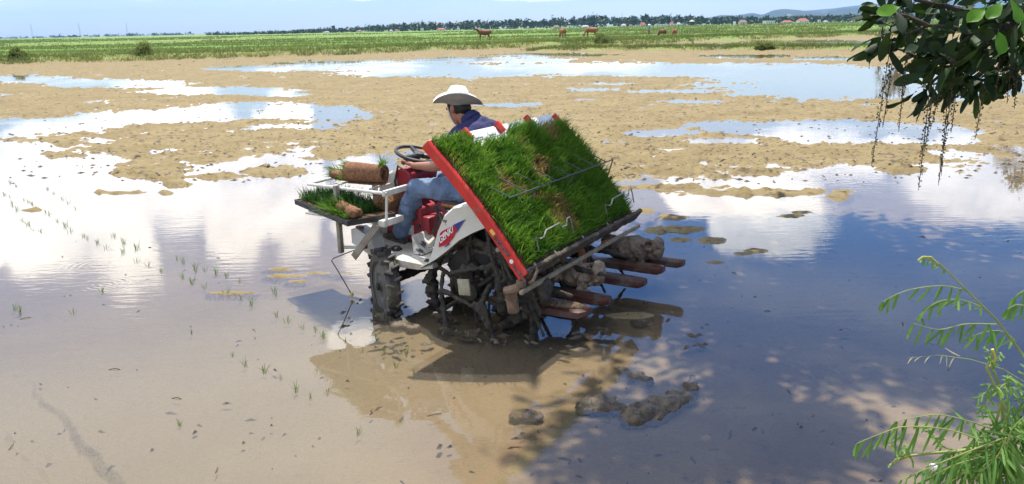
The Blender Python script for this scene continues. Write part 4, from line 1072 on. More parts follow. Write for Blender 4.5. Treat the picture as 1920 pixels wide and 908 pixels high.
# ------------------------------------------------------------------ seedling mats on the sloping table (lie loose on it: things of their own)
names4 = ['nearest the red rail', 'second from the red rail', 'third from the red rail', 'farthest from the rider']
def table_mat(ci, lo, s0, s1, seed, extra, yellow, brown):
    y1, y0 = COLS[ci]; y1 -= .02; y0 += .02
    rng = np.random.default_rng(seed)
    base = tp((s0 + s1) / 2, (y0 + y1) / 2, 0)
    lab = 'green seedling mat, %s one in the column %s%s' % ('lower' if lo else 'upper', names4[ci], extra)
    e = empty('seedling_mat', mw(*base), HDG, lab, 'seedling mat', 'seedling mats on the sloping table')
    b = MB(); n = 6; V = []
    for k in range(n + 1):
        s = s0 + (s1 - s0) * k / n
        j = .012 * math.sin(k * 2.1 + seed)
        V += [tp(s, y0 + j, .002), tp(s, y1 + j, .002), tp(s, y1 + j, .034), tp(s, y0 + j, .034)]
    F = [(0, 1, 2, 3), (4 * n + 3, 4 * n + 2, 4 * n + 1, 4 * n)]
    for k in range(n):
        for j in range(4): F.append((4 * k + j, 4 * k + (j + 1) % 4, 4 * k + 4 + (j + 1) % 4, 4 * k + 4 + j))
    b.add(V, F); b.build('root_mat', M_soil, e, off=base)
    N = 2300
    s = rng.uniform(s0 + .005, s1, N); y = rng.uniform(y0, y1, N)
    roots = np.array([tp(a, c_, .03) for a, c_ in zip(s, y)]) - np.array(base)
    nz = fbm(s * 6 + seed, y * 6, 3, seed); nz2 = fbm(s * 14, y * 14 + seed, 2, seed + 4)
    sn = np.array(SN); su = np.array(SU)
    d = sn * .62 + np.array([0, 0, .62]) + su * .10 + rng.normal(size=(N, 3)) * .26 + np.stack([0 * nz, .45 * nz2, .15 * nz], -1)
    L = rng.uniform(.075, .150, N) * (1 + .30 * nz)
    bend = np.array([-.10, .10, -.26]) + rng.normal(size=(N, 3)) * .14 + np.stack([-.10 * nz2, .35 * nz2, -.08 * nz], -1)
    L = L * np.clip(1 - .45 * np.clip((s - 1.0) / .15, 0, 1) * (ci == 0), .5, 1)
    mt_ = np.random.default_rng(seed + 90).uniform(-.14, .16)
    tone = np.clip(.52 + mt_ + .80 * nz + rng.normal(size=N) * .15, 0, .76)
    if yellow:
        for (ys, yy, yr, amt) in yellow:
            w = np.clip(1.4 - np.hypot((s - ys) / yr, (y - yy) / (yr * 1.1)) * 1.1 + nz2 * .4, 0, 1)
            tone = np.clip(tone + amt * w * rng.uniform(.5, 1.3, N), 0, 1)
            L = L * (1 - .35 * w)
    V, q, tr, tn = blades(roots, d, L, np.full(N, .0062) * rng.uniform(.7, 1.3, N), bend, tone, seed)
    fast_mesh('blades', V, q, tr, tn, M_grass, e, False)
table_mat(0, True, .02, .56, 1, '', None, 0)
table_mat(0, False, .57, 1.175, 2, '', [(.62, .60, .11, .7), (.9, .9, .1, .5)], 0)
table_mat(1, True, .02, .47, 3, '', [(.24, .14, .16, .95), (.46, .30, .07, .7)], 0)
table_mat(1, False, .49, 1.03, 4, '', [(.53, .42, .10, .8), (.66, .05, .09, .8)], 0)
table_mat(2, True, .02, .60, 5, '', None, 0)
table_mat(2, False, .62, 1.10, 6, '', [(.70, -.05, .09, .9), (.92, -.04, .09, .8)], 0)
table_mat(3, True, .02, .54, 7, '', None, 0)
table_mat(3, False, .55, 1.06, 8, ' with bare brown roots', [(1.0, -.55, .13, 1.0)], 0)

def grass_patch(parent, roots, dirv, l0, l1, w, tone0, bend, seed, mt=M_grass, spread=.3):
    rng = np.random.default_rng(seed); N = len(roots)
    d = np.array(dirv)[None] + rng.normal(size=(N, 3)) * spread
    bd = np.array(bend)[None] + rng.normal(size=(N, 3)) * .15
    V, q, tr, tn = blades(np.array(roots), d, rng.uniform(l0, l1, N), np.full(N, w) * rng.uniform(.7, 1.3, N), bd, np.clip(tone0 + rng.normal(size=N) * .18, 0, .98), seed)
    return fast_mesh('blades', V, q, tr, tn, mt, parent, False)

# rolled mats and the lower tray on the front rack
def mroot(name, base, label, cat, group=None): return empty(name, mw(*base), HDG, label, cat, group)
def roll(base, ax, L, r, squash, label, seed, nb):
    """mat rolled round axis ax (unit, machine local), left end at base"""
    rng = np.random.default_rng(seed)
    e = mroot('seedling_roll', base, label, 'seedling roll', 'rolled seedling mats on the front rack')
    ax = Vector(ax).normalized(); up = Vector((0, 0, 1)); sd = ax.cross(up).normalized(); up = sd.cross(ax).normalized()
    nT = 44; V = []; F = []; nl = 9
    for i in range(nl):
        u = L * i / (nl - 1)
        for k in range(nT):
            th = 2 * math.pi * 1.75 * k / (nT - 1)
            rr_ = r * (.52 + .48 * k / (nT - 1)) * (1 + .05 * math.sin(3 * th + seed + u * 9)) * (1 - .12 * (u / L) ** 3)
            for dr in (0, -.016):
                p = ax * u + sd * math.cos(th) * (rr_ + dr) + up * (math.sin(th) * (rr_ + dr) * squash + r * squash)
                V.append(p)
    def id_(i, k, j): return (i * nT + k) * 2 + j
    for i in range(nl - 1):
        for k in range(nT - 1):
            F += [(id_(i, k, 0), id_(i, k + 1, 0), id_(i + 1, k + 1, 0), id_(i + 1, k, 0)), (id_(i, k, 1), id_(i + 1, k, 1), id_(i + 1, k + 1, 1), id_(i, k + 1, 1))]
    for k in range(nT - 1):
        F += [(id_(0, k, 0), id_(0, k, 1), id_(0, k + 1, 1), id_(0, k + 1, 0)), (id_(nl - 1, k, 0), id_(nl - 1, k + 1, 0), id_(nl - 1, k + 1, 1), id_(nl - 1, k, 1))]
    for i in range(nl - 1): F.append((id_(i, nT - 1, 0), id_(i, nT - 1, 1), id_(i + 1, nT - 1, 1), id_(i + 1, nT - 1, 0)))
    MB().add(V, F).build('root_mat', M_coir, e, ang=60)
    roots = []
    for _ in range(nb):
        th = rng.uniform(0, 6.28); q = rng.uniform(0, .9) ** .5 * r * .85
        roots.append(ax * rng.uniform(0, .05) + sd * math.cos(th) * q + up * (math.sin(th) * q * squash + r * squash))
    a = -ax * .7 + Vector((0, 0, .35))
    grass_patch(e, [tuple(p) for p in roots], tuple(a), .05, .13, .006, .6, (0, 0, -.25), seed)
    roots = [tuple(ax * (L + rng.uniform(-.03, 0)) + sd * rng.normal() * r * .4 + up * (r * squash * (1.5 + .4 * rng.random()))) for _ in range(nb // 3)]
    o = grass_patch(e, roots, tuple(ax * .3 + Vector((0, 0, .8))), .05, .11, .006, .45, (0, 0, -.2), seed + 50)
    return e
# axis of the big roll runs along the rack towards the rider
roll((1.32, .43, 1.01), (-.96, -.16, 0), .37, .104, 1.0, 'plump brown seedling mat rolled up on the upper rack', 3, 170)
roll((1.60, .30, 1.005), (-.97, .10, 0), .36, .075, .72, 'flatter brown rolled mat lying behind the plump roll, at the rack tip', 6, 120)
# tuft hanging below the rack tip
# lower tray
tA, tB, tD = onz(653, 424, .765), onz(556, 383, .765), onz(718, 408, .765)
ex = (tB - tA).normalized(); ey = ex.cross(Vector((0, 0, -1))).normalized()
ey = Vector((ex.y, -ex.x, 0)); TL = (tB - tA).length; TW = .42
tr_ = empty('seedling_tray', tA, math.atan2(ex.y, ex.x), 'black plastic seedling tray lying askew on the lower front rack', 'tray')
b = MB().box((TL / 2, -TW / 2, .006), (TL, TW, .012))
for y in (0.006, -TW - .006): b.box((TL / 2, y, .022), (TL + .024, .012, .045))
for x in (-.006, TL + .006): b.box((x, -TW / 2, .0222), (.012, TW - .001, .0446))
for k in range(6): b.box((TL * (k + .5) / 6, .0135, .012), (.04, .006, .02))
b.build('tray_shell', M_black, tr_, ang=0)
e = empty('seedling_mat', tA + Vector((0, 0, .016)), math.atan2(ex.y, ex.x), 'flat mat of dark green seedlings filling the black tray', 'seedling mat')
rng = np.random.default_rng(12)
MB().box((TL / 2, -TW / 2, .014), (TL - .04, TW - .03, .026), bev=.008).build('root_mat', M_soil, e)
rt = [(rng.uniform(.12, TL - .06), rng.uniform(-TW + .03, -.03), .026) for _ in range(2600)]
grass_patch(e, rt, (0, 0, 1), .08, .175, .006, .30, (0, 0, -.15), 31, M_dark_blade, .35)
rt = [(TL - rng.uniform(.02, .12), rng.uniform(-TW + .03, -.03), .026) for _ in range(120)]
grass_patch(e, rt, (.4, 0, .8), .05, .09, .006, .95, (0, 0, -.2), 32, M_grass)
rt = [(rng.uniform(.25, .6), rng.uniform(-.12, -.02), .026) for _ in range(420)]
grass_patch(e, rt, (-.1, .35, .8), .07, .14, .006, .55, (.0, .2, -.3), 33, M_grass)
# folded strip with its roots outward, at the near right of the tray
e = empty('seedling_mat', tA + ex * .16 - Vector((0, 0, 0)) - Vector((-ex.y, ex.x, 0)) * .05 + Vector((0, 0, .05)), math.atan2(ex.y, ex.x), 'folded seedling strip showing reddish brown roots, at the rider end of the tray', 'seedling mat')
MB().cap((-.13, -.02, .045), (.15, -.04, .05), .045, .05).box((.01, -.05, .03), (.27, .12, .075), bev=.02).melt('root_mat', M_coir, e, voxel=.01, smooth=1, lump=.008, lscale=26)
rt = [(rng.uniform(-.13, .14), rng.uniform(.0, .035), rng.uniform(.0, .03)) for _ in range(200)]
grass_patch(e, rt, (-.2, .35, .4), .03, .07, .006, .5, (0, 0, -.2), 34, M_grass)
rt = [(rng.uniform(.14, .2), rng.uniform(-.09, 0), rng.uniform(.02, .1)) for _ in range(120)]
grass_patch(e, rt, (.7, .1, .5), .07, .13, .006, .6, (0, 0, -.3), 35, M_grass)
e = empty('seedling_roll', mw(.98, .28, .80), HDG, 'small brown roll of seedlings standing at the back of the tray by the hood', 'seedling roll')
MB().cap((0, .12, .07), (0, -.12, .07), .085, .085).melt('root_mat', M_coir, e, voxel=.012, smooth=1, lump=.012, lscale=20)
rt = [(rng.normal() * .05, .16 + rng.uniform(-.03, 0), .07 + rng.normal() * .04) for _ in range(90)]
grass_patch(e, rt, (0, .7, .1), .04, .08, .006, .3, (0, 0, -.2), 36, M_dark_blade)

# ------------------------------------------------------------------ the driver
PB = (.30, 0, .90)
PE = empty('person', mw(*PB), HDG, 'man in a white brimmed hat, navy shirt and faded jeans driving the machine', 'person')
def driver():
    head = Vector((.415, .0, 1.655)); hp = R(24); HY = R(-16)
    b = MB()
    b.cap((.27, 0, .98), (.24, 0, 1.2), .13, .135); b.cap((.24, 0, 1.2), (.235, 0, 1.44), .135, .13)
    for sy in (-1, 1): b.cap((.24, 0, 1.45), (.27, sy * .165, 1.465), .09, .07)
    b.cap((.26, 0, 1.50), (.375, .01, 1.60), .062, .058)                     # neck
    Mh = Euler((0, hp, HY)).to_matrix()
    def hd(x, y, z): return head + Mh @ Vector((x, y, z))
    b.ell(hd(-.015, 0, .025), (.102, .080, .105), 20, 14, (0, hp, HY)); b.ell(hd(.025, 0, -.045), (.078, .066, .082), 18, 12, (0, hp, HY))
    b.cap(hd(.045, .02, -.10), hd(.055, -.02, -.10), .03, .03)                # chin
    b.cap(hd(.095, 0, .012), hd(.118, 0, -.028), .010, .014, 8)               # nose
    b.ell(hd(.088, 0, -.068), (.016, .028, .010), 10, 6)                      # mouth
    b.cap(hd(.085, .05, .03), hd(.085, -.05, .03), .014, .014, 8)             # brow
    for sy in (-1, 1):
        b.ell(hd(-.012, sy * .083, -.008), (.022, .012, .034), 10, 8)         # ears
        b.ell(hd(.052, sy * .048, -.02), (.03, .02, .024), 10, 8)
    for sy, el, wr, hn in ((1, (.415, .325, 1.215), (.765, .205, 1.175), (.835, .200, 1.205)), (-1, (.42, -.33, 1.215), (.765, -.215, 1.195), (.835, -.200, 1.215))):
        sh = Vector((.275, sy * .20, 1.46)); el = Vector(el); wr = Vector(wr); hn = Vector(hn)
        b.cap(sh, el, .055, .044); mid = el.lerp(wr, .3) + Vector((0, 0, -.004)); b.cap(el, mid, .044, .043); b.cap(mid, wr, .043, .027)
        fw_ = (hn - wr).normalized(); sd = Vector((0, sy, 0)); dn = Vector((0, 0, -1))
        b.ell(wr.lerp(hn, .55), (.047, .036, .021), 12, 8); 
        # fingers close round the rim
        for k, (off, ln) in enumerate(((-.030, .9), (-.010, 1.0), (.010, .96), (.030, .78))):
            a0 = hn + Vector((.0, off, .004)); k1 = a0 + Vector((.036 * ln, 0, .008)); k2 = k1 + Vector((.018 * ln, 0, -.026 * ln)); k3 = k2 + Vector((-.016, 0, -.018 * ln))
            b.cap(a0, k1, .0095, .009, 8); b.cap(k1, k2, .009, .0082, 8); b.cap(k2, k3, .0082, .007, 8)
        t0 = wr.lerp(hn, .45) + Vector((0, -sy * .03, 0)); t1 = t0 + Vector((.035, -sy * .018, -.012)); t2 = t1 + Vector((.032, 0, -.010))
        b.cap(t0, t1, .013, .011, 8); b.cap(t1, t2, .011, .009, 8)
    # legs under the jeans, ankles
    for sy in (1, -1):
        b.cap((.30, sy * .10, .955), (.74, sy * .225, .985), .08, .06); b.cap((.74, sy * .225, .985), (.93, sy * .22, .56), .055, .04); b.cap((.93, sy * .22, .60), (.99, sy * .22, .53), .038, .035)
    b.melt('body', M_skin, PE, off=PB, voxel=.0075, smooth=3)
    # shirt with collar and short sleeves
    s = MB()
    s.cap((.28, 0, .97), (.225, 0, 1.22), .150, .155); s.cap((.225, 0, 1.22), (.225, 0, 1.44), .155, .145); s.ell((.18, 0, 1.38), (.125, .20, .165)); s.ell((.285, 0, 1.12), (.14, .165, .18))
    for sy in (-1, 1):
        s.cap((.225, sy * .04, 1.51), (.255, sy * .175, 1.475), .085, .080); s.cap((.27, sy * .20, 1.465), (.36, sy * .275, 1.32), .082, .070)
        s.ell((.175, sy * .10, 1.45), (.10, .125, .11))
    s.cap((.225, 0, 1.52), (.29, 0, 1.57), .090, .076)
    s.melt('shirt', M_navy, PE, off=PB, voxel=.010, smooth=3, lump=.009, lscale=11)
    c = MB(); ctr_ = Vector((.305, .005, 1.585)); Mc = Euler((0, R(40), 0)).to_matrix()
    c.lathe([(.073, -.035), (.066, .022), (.070, .026), (.092, -.02), (.088, -.03)], c=ctr_, rot=Mc, n=28)
    c.build('collar', M_navy, PE, off=PB, ang=50)
    # jeans
    j = MB(); j.ell((.24, 0, .95), (.17, .185, .11)); j.cap((.2, .08, .95), (.2, -.08, .95), .12, .12)
    for sy in (1, -1):
        j.cap((.27, sy * .095, .955), (.52, sy * .17, .985), .108, .098); j.cap((.52, sy * .17, .985), (.735, sy * .225, .985), .098, .082)
        j.cap((.735, sy * .225, .985), (.83, sy * .225, .80), .082, .078); j.cap((.83, sy * .225, .80), (.925, sy * .22, .585), .078, .080)
        for k, (u, r_) in enumerate(((.30, .084), (.55, .083), (.8, .086))):
            p = Vector((.735, sy * .225, .985)).lerp(Vector((.925, sy * .22, .585)), u); j.cap(p + Vector((-.01, .03, .012)), p + Vector((-.01, -.03, -.012)), r_ - .02, r_ - .02)
    j.melt('jeans', M_jean, PE, off=PB, voxel=.009, smooth=2, lump=.012, lscale=15, seed=2)
    for sy in (1, -1):
        f = MB(); f.cap((.905, sy * .22, .525), (.99, sy * .222, .520), .050, .050); f.cap((.99, sy * .222, .520), (1.10, sy * .23, .508), .048, .036); f.cap((.925, sy * .22, .58), (.93, sy * .22, .53), .052, .054)
        f.box((1.0, sy * .225, .482), (.27, .095, .024), bev=.01)
        f.melt('shoe', M_shoe, PE, off=PB, voxel=.009, smooth=2, lump=.004, lscale=30)
    # hair
    h = MB(); h.ell(hd(-.026, 0, .012), (.094, .083, .090), 20, 14, (0, hp, HY)); h.ell(hd(-.075, 0, -.025), (.045, .066, .055), 16, 10, (0, hp, HY))
    for sy in (-1, 1): h.ell(hd(.022, sy * .074, .02), (.022, .012, .045), 10, 8, (0, hp, 0))
    h.melt('hair', M_hair, PE, off=PB, voxel=.008, smooth=2, lump=.004, lscale=40)
    # hat: domed crown, wide brim turned up at the sides
    hc = hd(-.012, 0, .045); hat_t = R(-5)
    Mt = Euler((0, hat_t, HY)).to_matrix()
    NB = 48; V = []; F = []
    prof = [(0, .142), (.035, .140), (.065, .129), (.088, .098), (.098, .050), (.102, .012), (.106, .002)]
    brim = [.106, .122, .145, .17, .195, .218]
    def brim_z(r_, a):
        u = (r_ - .106) / .112
        return -.004 - .012 * u + u * (.122 * max(0, math.cos(a + HY - R(124))) ** 1.2 + .080 * max(0, -math.cos(a + HY - R(124))) ** 1.3 + .004)
    for r_, z in prof:
        for k in range(NB):
            a = 2 * math.pi * k / NB; V.append(hc + Mt @ Vector((r_ * math.cos(a) * 1.06, r_ * math.sin(a) * .94, z + .004 * math.sin(a * 6) * (z > .02) * (z < .135))))
    for r_ in brim[1:]:
        for k in range(NB):
            a = 2 * math.pi * k / NB; V.append(hc + Mt @ Vector((r_ * math.cos(a) * 1.02, r_ * math.sin(a) * .92, brim_z(r_, a))))
    n = len(prof) + len(brim) - 1
    for i in range(n - 1):
        for k in range(NB): F.append((i * NB + k, i * NB + (k + 1) % NB, (i + 1) * NB + (k + 1) % NB, (i + 1) * NB + k))
    ht = MB().add(V, F).build('hat', M_hatw, PE, off=PB, ang=60)
    V = []; F = []
    rs = [.1075] + brim[1:-1] + [.2175]
    for r_ in rs:
        for k in range(NB):
            a = 2 * math.pi * k / NB; V.append(hc + Mt @ Vector((r_ * math.cos(a) * 1.02, r_ * math.sin(a) * .92, brim_z(max(r_, .106), a) - .004)))
    for i in range(len(rs) - 1):
        for k in range(NB): F.append((i * NB + k, i * NB + (k + 1) % NB, (i + 1) * NB + (k + 1) % NB, (i + 1) * NB + k))
    MB().add(V, F).build('brim_underside_shade', M_hatg, ht, off=PB, ang=60)  # grey layer painting the brim's shaded underside
    band = MB()
    band.tube([hd(.03, .086, .03), hd(.052, .074, -.05), hd(.06, .045, -.112), hd(.06, 0, -.135)], .005, 6).tube([hd(.03, -.086, .03), hd(.052, -.074, -.05), hd(.06, -.045, -.112), hd(.06, 0, -.135)], .005, 6)
    band.build('hat_strap', M_hatw, ht, off=PB)
driver()

# ------------------------------------------------------------------ things in the water
def mound(pts, label, seed, lump=.03, vox=.018):
    b = MB()
    for px, py, r_, hz_ in pts:
        c = onz(px, py); b.ell((c.x, c.y, -.02), (r_ * 1.05, r_ * 1.05, hz_ * .78), 14, 10)
    P = [onz(p[0], p[1]) for p in pts]
    for a, c, p, q in zip(P[:-1], P[1:], pts[:-1], pts[1:]): b.cap((a.x, a.y, -.03), (c.x, c.y, -.03), min(p[2], p[3]) * .75, min(q[2], q[3]) * .75)
    base = P[0]; 
    o = b.melt('mud_lump', M_mudwet, None, off=(base.x, base.y, 0), voxel=vox, smooth=3, lump=lump * .8, lscale=16, seed=seed)
    o.location = (base.x, base.y, 0); tag(o, label, 'mud lump', 'mud lumps in the near water')
mound([(1190, 780, .10, .07), (1215, 770, .13, .085), (1245, 757, .12, .08), (1275, 742, .10, .065), (1293, 725, .06, .05), (1300, 705, .035, .035)], 'long curved ridge of wet mud and straw in the water below the floats', 1)
mound([(1100, 758, .07, .06), (1125, 755, .11, .075), (1155, 762, .07, .05)], 'rounded clump of dark muddy straw left of the long mud ridge', 2)
mound([(1170, 692, .05, .045), (1195, 703, .07, .05), (1215, 712, .05, .04)], 'small muddy straw clump just beyond the long mud ridge', 3, .02)
mound([(968, 775, .05, .03), (990, 772, .06, .035), (1010, 776, .04, .025)], 'low scrap of muddy straw left of the rounded clump', 4, .015, .012)
mound([(1175, 590, .06, .04), (1200, 600, .08, .03)], 'flat dark mud clod right of the floats', 5, .02, .015)
mound([(720, 590, .09, .04), (750, 604, .10, .05), (775, 612, .06, .04)], 'mud pushed up in front of the front wheel', 6, .02, .015)
mound([(838, 616, .08, .03), (880, 626, .11, .035), (935, 630, .10, .03), (985, 622, .07, .025)], 'churned mud ridge under the rear wheel', 7, .018, .014)
mound([(1020, 620, .05, .025), (1080, 626, .09, .03), (1140, 630, .06, .02)], 'churned mud strip under the floats', 8, .016, .014)

def seedling_meshes():
    out = []
    for k in range(5):
        rng = np.random.default_rng(40 + k); n = 5 + k % 3 * 2
        roots = np.stack([rng.normal(size=n) * .012, rng.normal(size=n) * .012, np.full(n, -.05)], -1)
        d = rng.normal(size=(n, 3)) * .22; d[:, 2] = 1; bd = rng.normal(size=(n, 3)) * .22; bd[:, 2] = -.1
        V, q, tr, tn = blades(roots, d, rng.uniform(.10, .17, n), np.full(n, .008), bd, np.clip(rng.normal(size=n) * .15 + .6, 0, .75), 50 + k)
        o = fast_mesh('rice_seedling', V, q, tr, tn, M_grass, None, False); out.append(o.data); bpy.data.objects.remove(o)
    return out
SM = seedling_meshes()
spots = [(45, 372), (54, 376), (62, 380), (71, 387), (86, 395), (95, 400), (42, 410), (55, 418), (65, 428), (75, 431), (155, 440), (166, 444), (182, 452), (200, 461), (228, 470), (303, 505), (342, 516), (361, 526), (385, 534), (426, 548), (449, 556), (470, 566), (365, 500), (382, 503), (405, 506), (332, 482), (346, 487), (426, 515), (450, 522), (517, 588), (592, 615), (25, 575), (37, 580), (140, 582), (193, 543), (435, 663), (461, 679), (494, 692), (526, 706), (555, 725), (583, 741), (337, 792), (650, 637), (682, 655), (742, 682), (775, 695), (672, 808), (607, 627), (568, 610), (90, 352), (100, 360), (18, 340), (30, 346), (115, 370), (128, 378), (140, 388), (108, 412), (120, 420), (132, 430), (8, 362), (20, 366), (30, 390), (20, 380), (258, 486), (280, 495), (210, 440), (232, 452), (255, 462), (540, 598), (720, 655), (700, 628), (515, 545), (360, 620), (612, 735), (760, 660)]
rnd = random.Random(7)
for i, (px, py) in enumerate(spots):
    p = onz(px + rnd.uniform(-2, 2), py + 3); s = rnd.uniform(.55, .9) * (1.0 if py < 600 else .8)
    o = bpy.data.objects.new('rice_seedling', SM[i % 5]); COL.objects.link(o); o.location = (p.x, p.y, 0); o.rotation_euler = (0, 0, rnd.uniform(0, 6)); o.scale = (s, s, s)
    tag(o, 'small tuft of young rice freshly planted in the shallow water', 'rice seedling', 'freshly planted rice seedlings')

def debris():
    rng = np.random.default_rng(77); b = MB()
    def bit(x, y, s):
        a = rng.uniform(0, 3.14); n = rng.integers(5, 8); z = rng.uniform(.002, .006)
        el = rng.uniform(1.2, 4.0)
        pts = [(x + (math.cos(t) * el * math.cos(a) - math.sin(t) * math.sin(a)) * s * rng.uniform(.6, 1.2), y + (math.cos(t) * el * math.sin(a) + math.sin(t) * math.cos(a)) * s * rng.uniform(.6, 1.2), -.006) for t in np.linspace(0, 6.28, n, endpoint=False)]
        top = (x, y, z + s * .5); V = pts + [top]; b.add(V, [(i, (i + 1) % n, n) for i in range(n)])
    for k in range(230):
        px = rng.uniform(-60, 1980); py = 330 + (rng.random() ** .8) * 590; p = onz(px, py)
        k0 = len(b.v); bit(p.x, p.y, rng.uniform(.006, .016) * (1.5 if py < 500 else 1))
        if rng.random() < .75:      # most of it lies on the bottom
            zg = min(0.0, float(ground_z(np.array([p.x]), np.array([p.y]))[0][0])); b.v[k0:] = [(q[0], q[1], q[2] + zg + .004) for q in b.v[k0:]]
    for k in range(700):
        px = rng.uniform(-20, 1940); py = rng.uniform(200, 345); p = onz(px, py); bit(p.x, p.y, rng.uniform(.012, .04))
    XY = []
    for k in range(3600):
        px = rng.uniform(-40, 1960); py = 100 + 245 * rng.random() ** .75; p = onz(px, py); XY.append((p.x, p.y))
    XY = np.array(XY); gz_ = ground_z(XY[:, 0], XY[:, 1])[0]
    for (x, y), z in zip(XY, gz_):
        if z > .005:
            k0 = len(b.v); bit(x, y, rng.uniform(.010, .024) * (1 + y / 45)); b.v[k0:] = [(p[0], p[1], p[2] + z) for p in b.v[k0:]]
    for k in range(90):   # churned bits round the machine
        p = onz(rng.uniform(640, 1330), rng.uniform(560, 660)); bit(p.x, p.y, rng.uniform(.008, .03))
    for k in range(16):
        p = onz(rng.uniform(0, 1900), rng.uniform(480, 900)); a = rng.uniform(0, 3.14); l = rng.uniform(.02, .055)
        b.tube([(p.x - math.cos(a) * l, p.y - math.sin(a) * l, .001), (p.x, p.y, .008), (p.x + math.cos(a + .3) * l, p.y + math.sin(a + .3) * l, .0)], .003, 4)
    o = b.build('mud_debris', mat('debris', (.15, .115, .075), (.06, .048, .032), 3, .7), None, ang=0)
    tag(o, 'scattered crumbs of mud and straw floating on the water', 'debris', kind='stuff')
debris()

# ------------------------------------------------------------------ shade tree with the overhanging branch
def leaf_mesh(P, D, N_, L, Wd, tone, curl=.15, seed=0):
    """broad obovate leaves: P base, D direction, N_ normal; returns arrays"""
    rng = np.random.default_rng(seed); n = len(P); D = D / np.linalg.norm(D, axis=1, keepdims=True)
    S = np.cross(D, N_); S /= np.linalg.norm(S, axis=1, keepdims=True) + 1e-9; N2 = np.cross(S, D)
    st = [(0, .06), (.10, .10), (.35, .62), (.62, 1.0), (.82, .92), (.95, .5), (1.0, .06)]
    L = L.reshape(-1, 1); Wd = Wd.reshape(-1, 1) * .5
    V = np.zeros((n, len(st) * 3, 3)); cv = rng.uniform(.3, 1.6, (n, 1)) * curl; fold = rng.uniform(.1, .5, (n, 1)); wav = rng.uniform(0, 6, (n, 1))
    for k, (t, w) in enumerate(st):
        c = P + D * L * t - N2 * L * cv * t * t
        up = N2 * Wd * w * fold
        wv = N2 * Wd * .22 * np.sin(wav + t * 9)
        V[:, 3 * k] = c - S * Wd * w + up + wv; V[:, 3 * k + 1] = c; V[:, 3 * k + 2] = c + S * Wd * w + up - wv
    base = (np.arange(n) * len(st) * 3)[:, None]; q = []
    for k in range(len(st) - 1):
        a = 3 * k; q += [base + np.array([a, a + 1, a + 4, a + 3]), base + np.array([a + 1, a + 2, a + 5, a + 4])]
    return V.reshape(-1, 3), np.concatenate(q), np.repeat(tone, len(st) * 3)

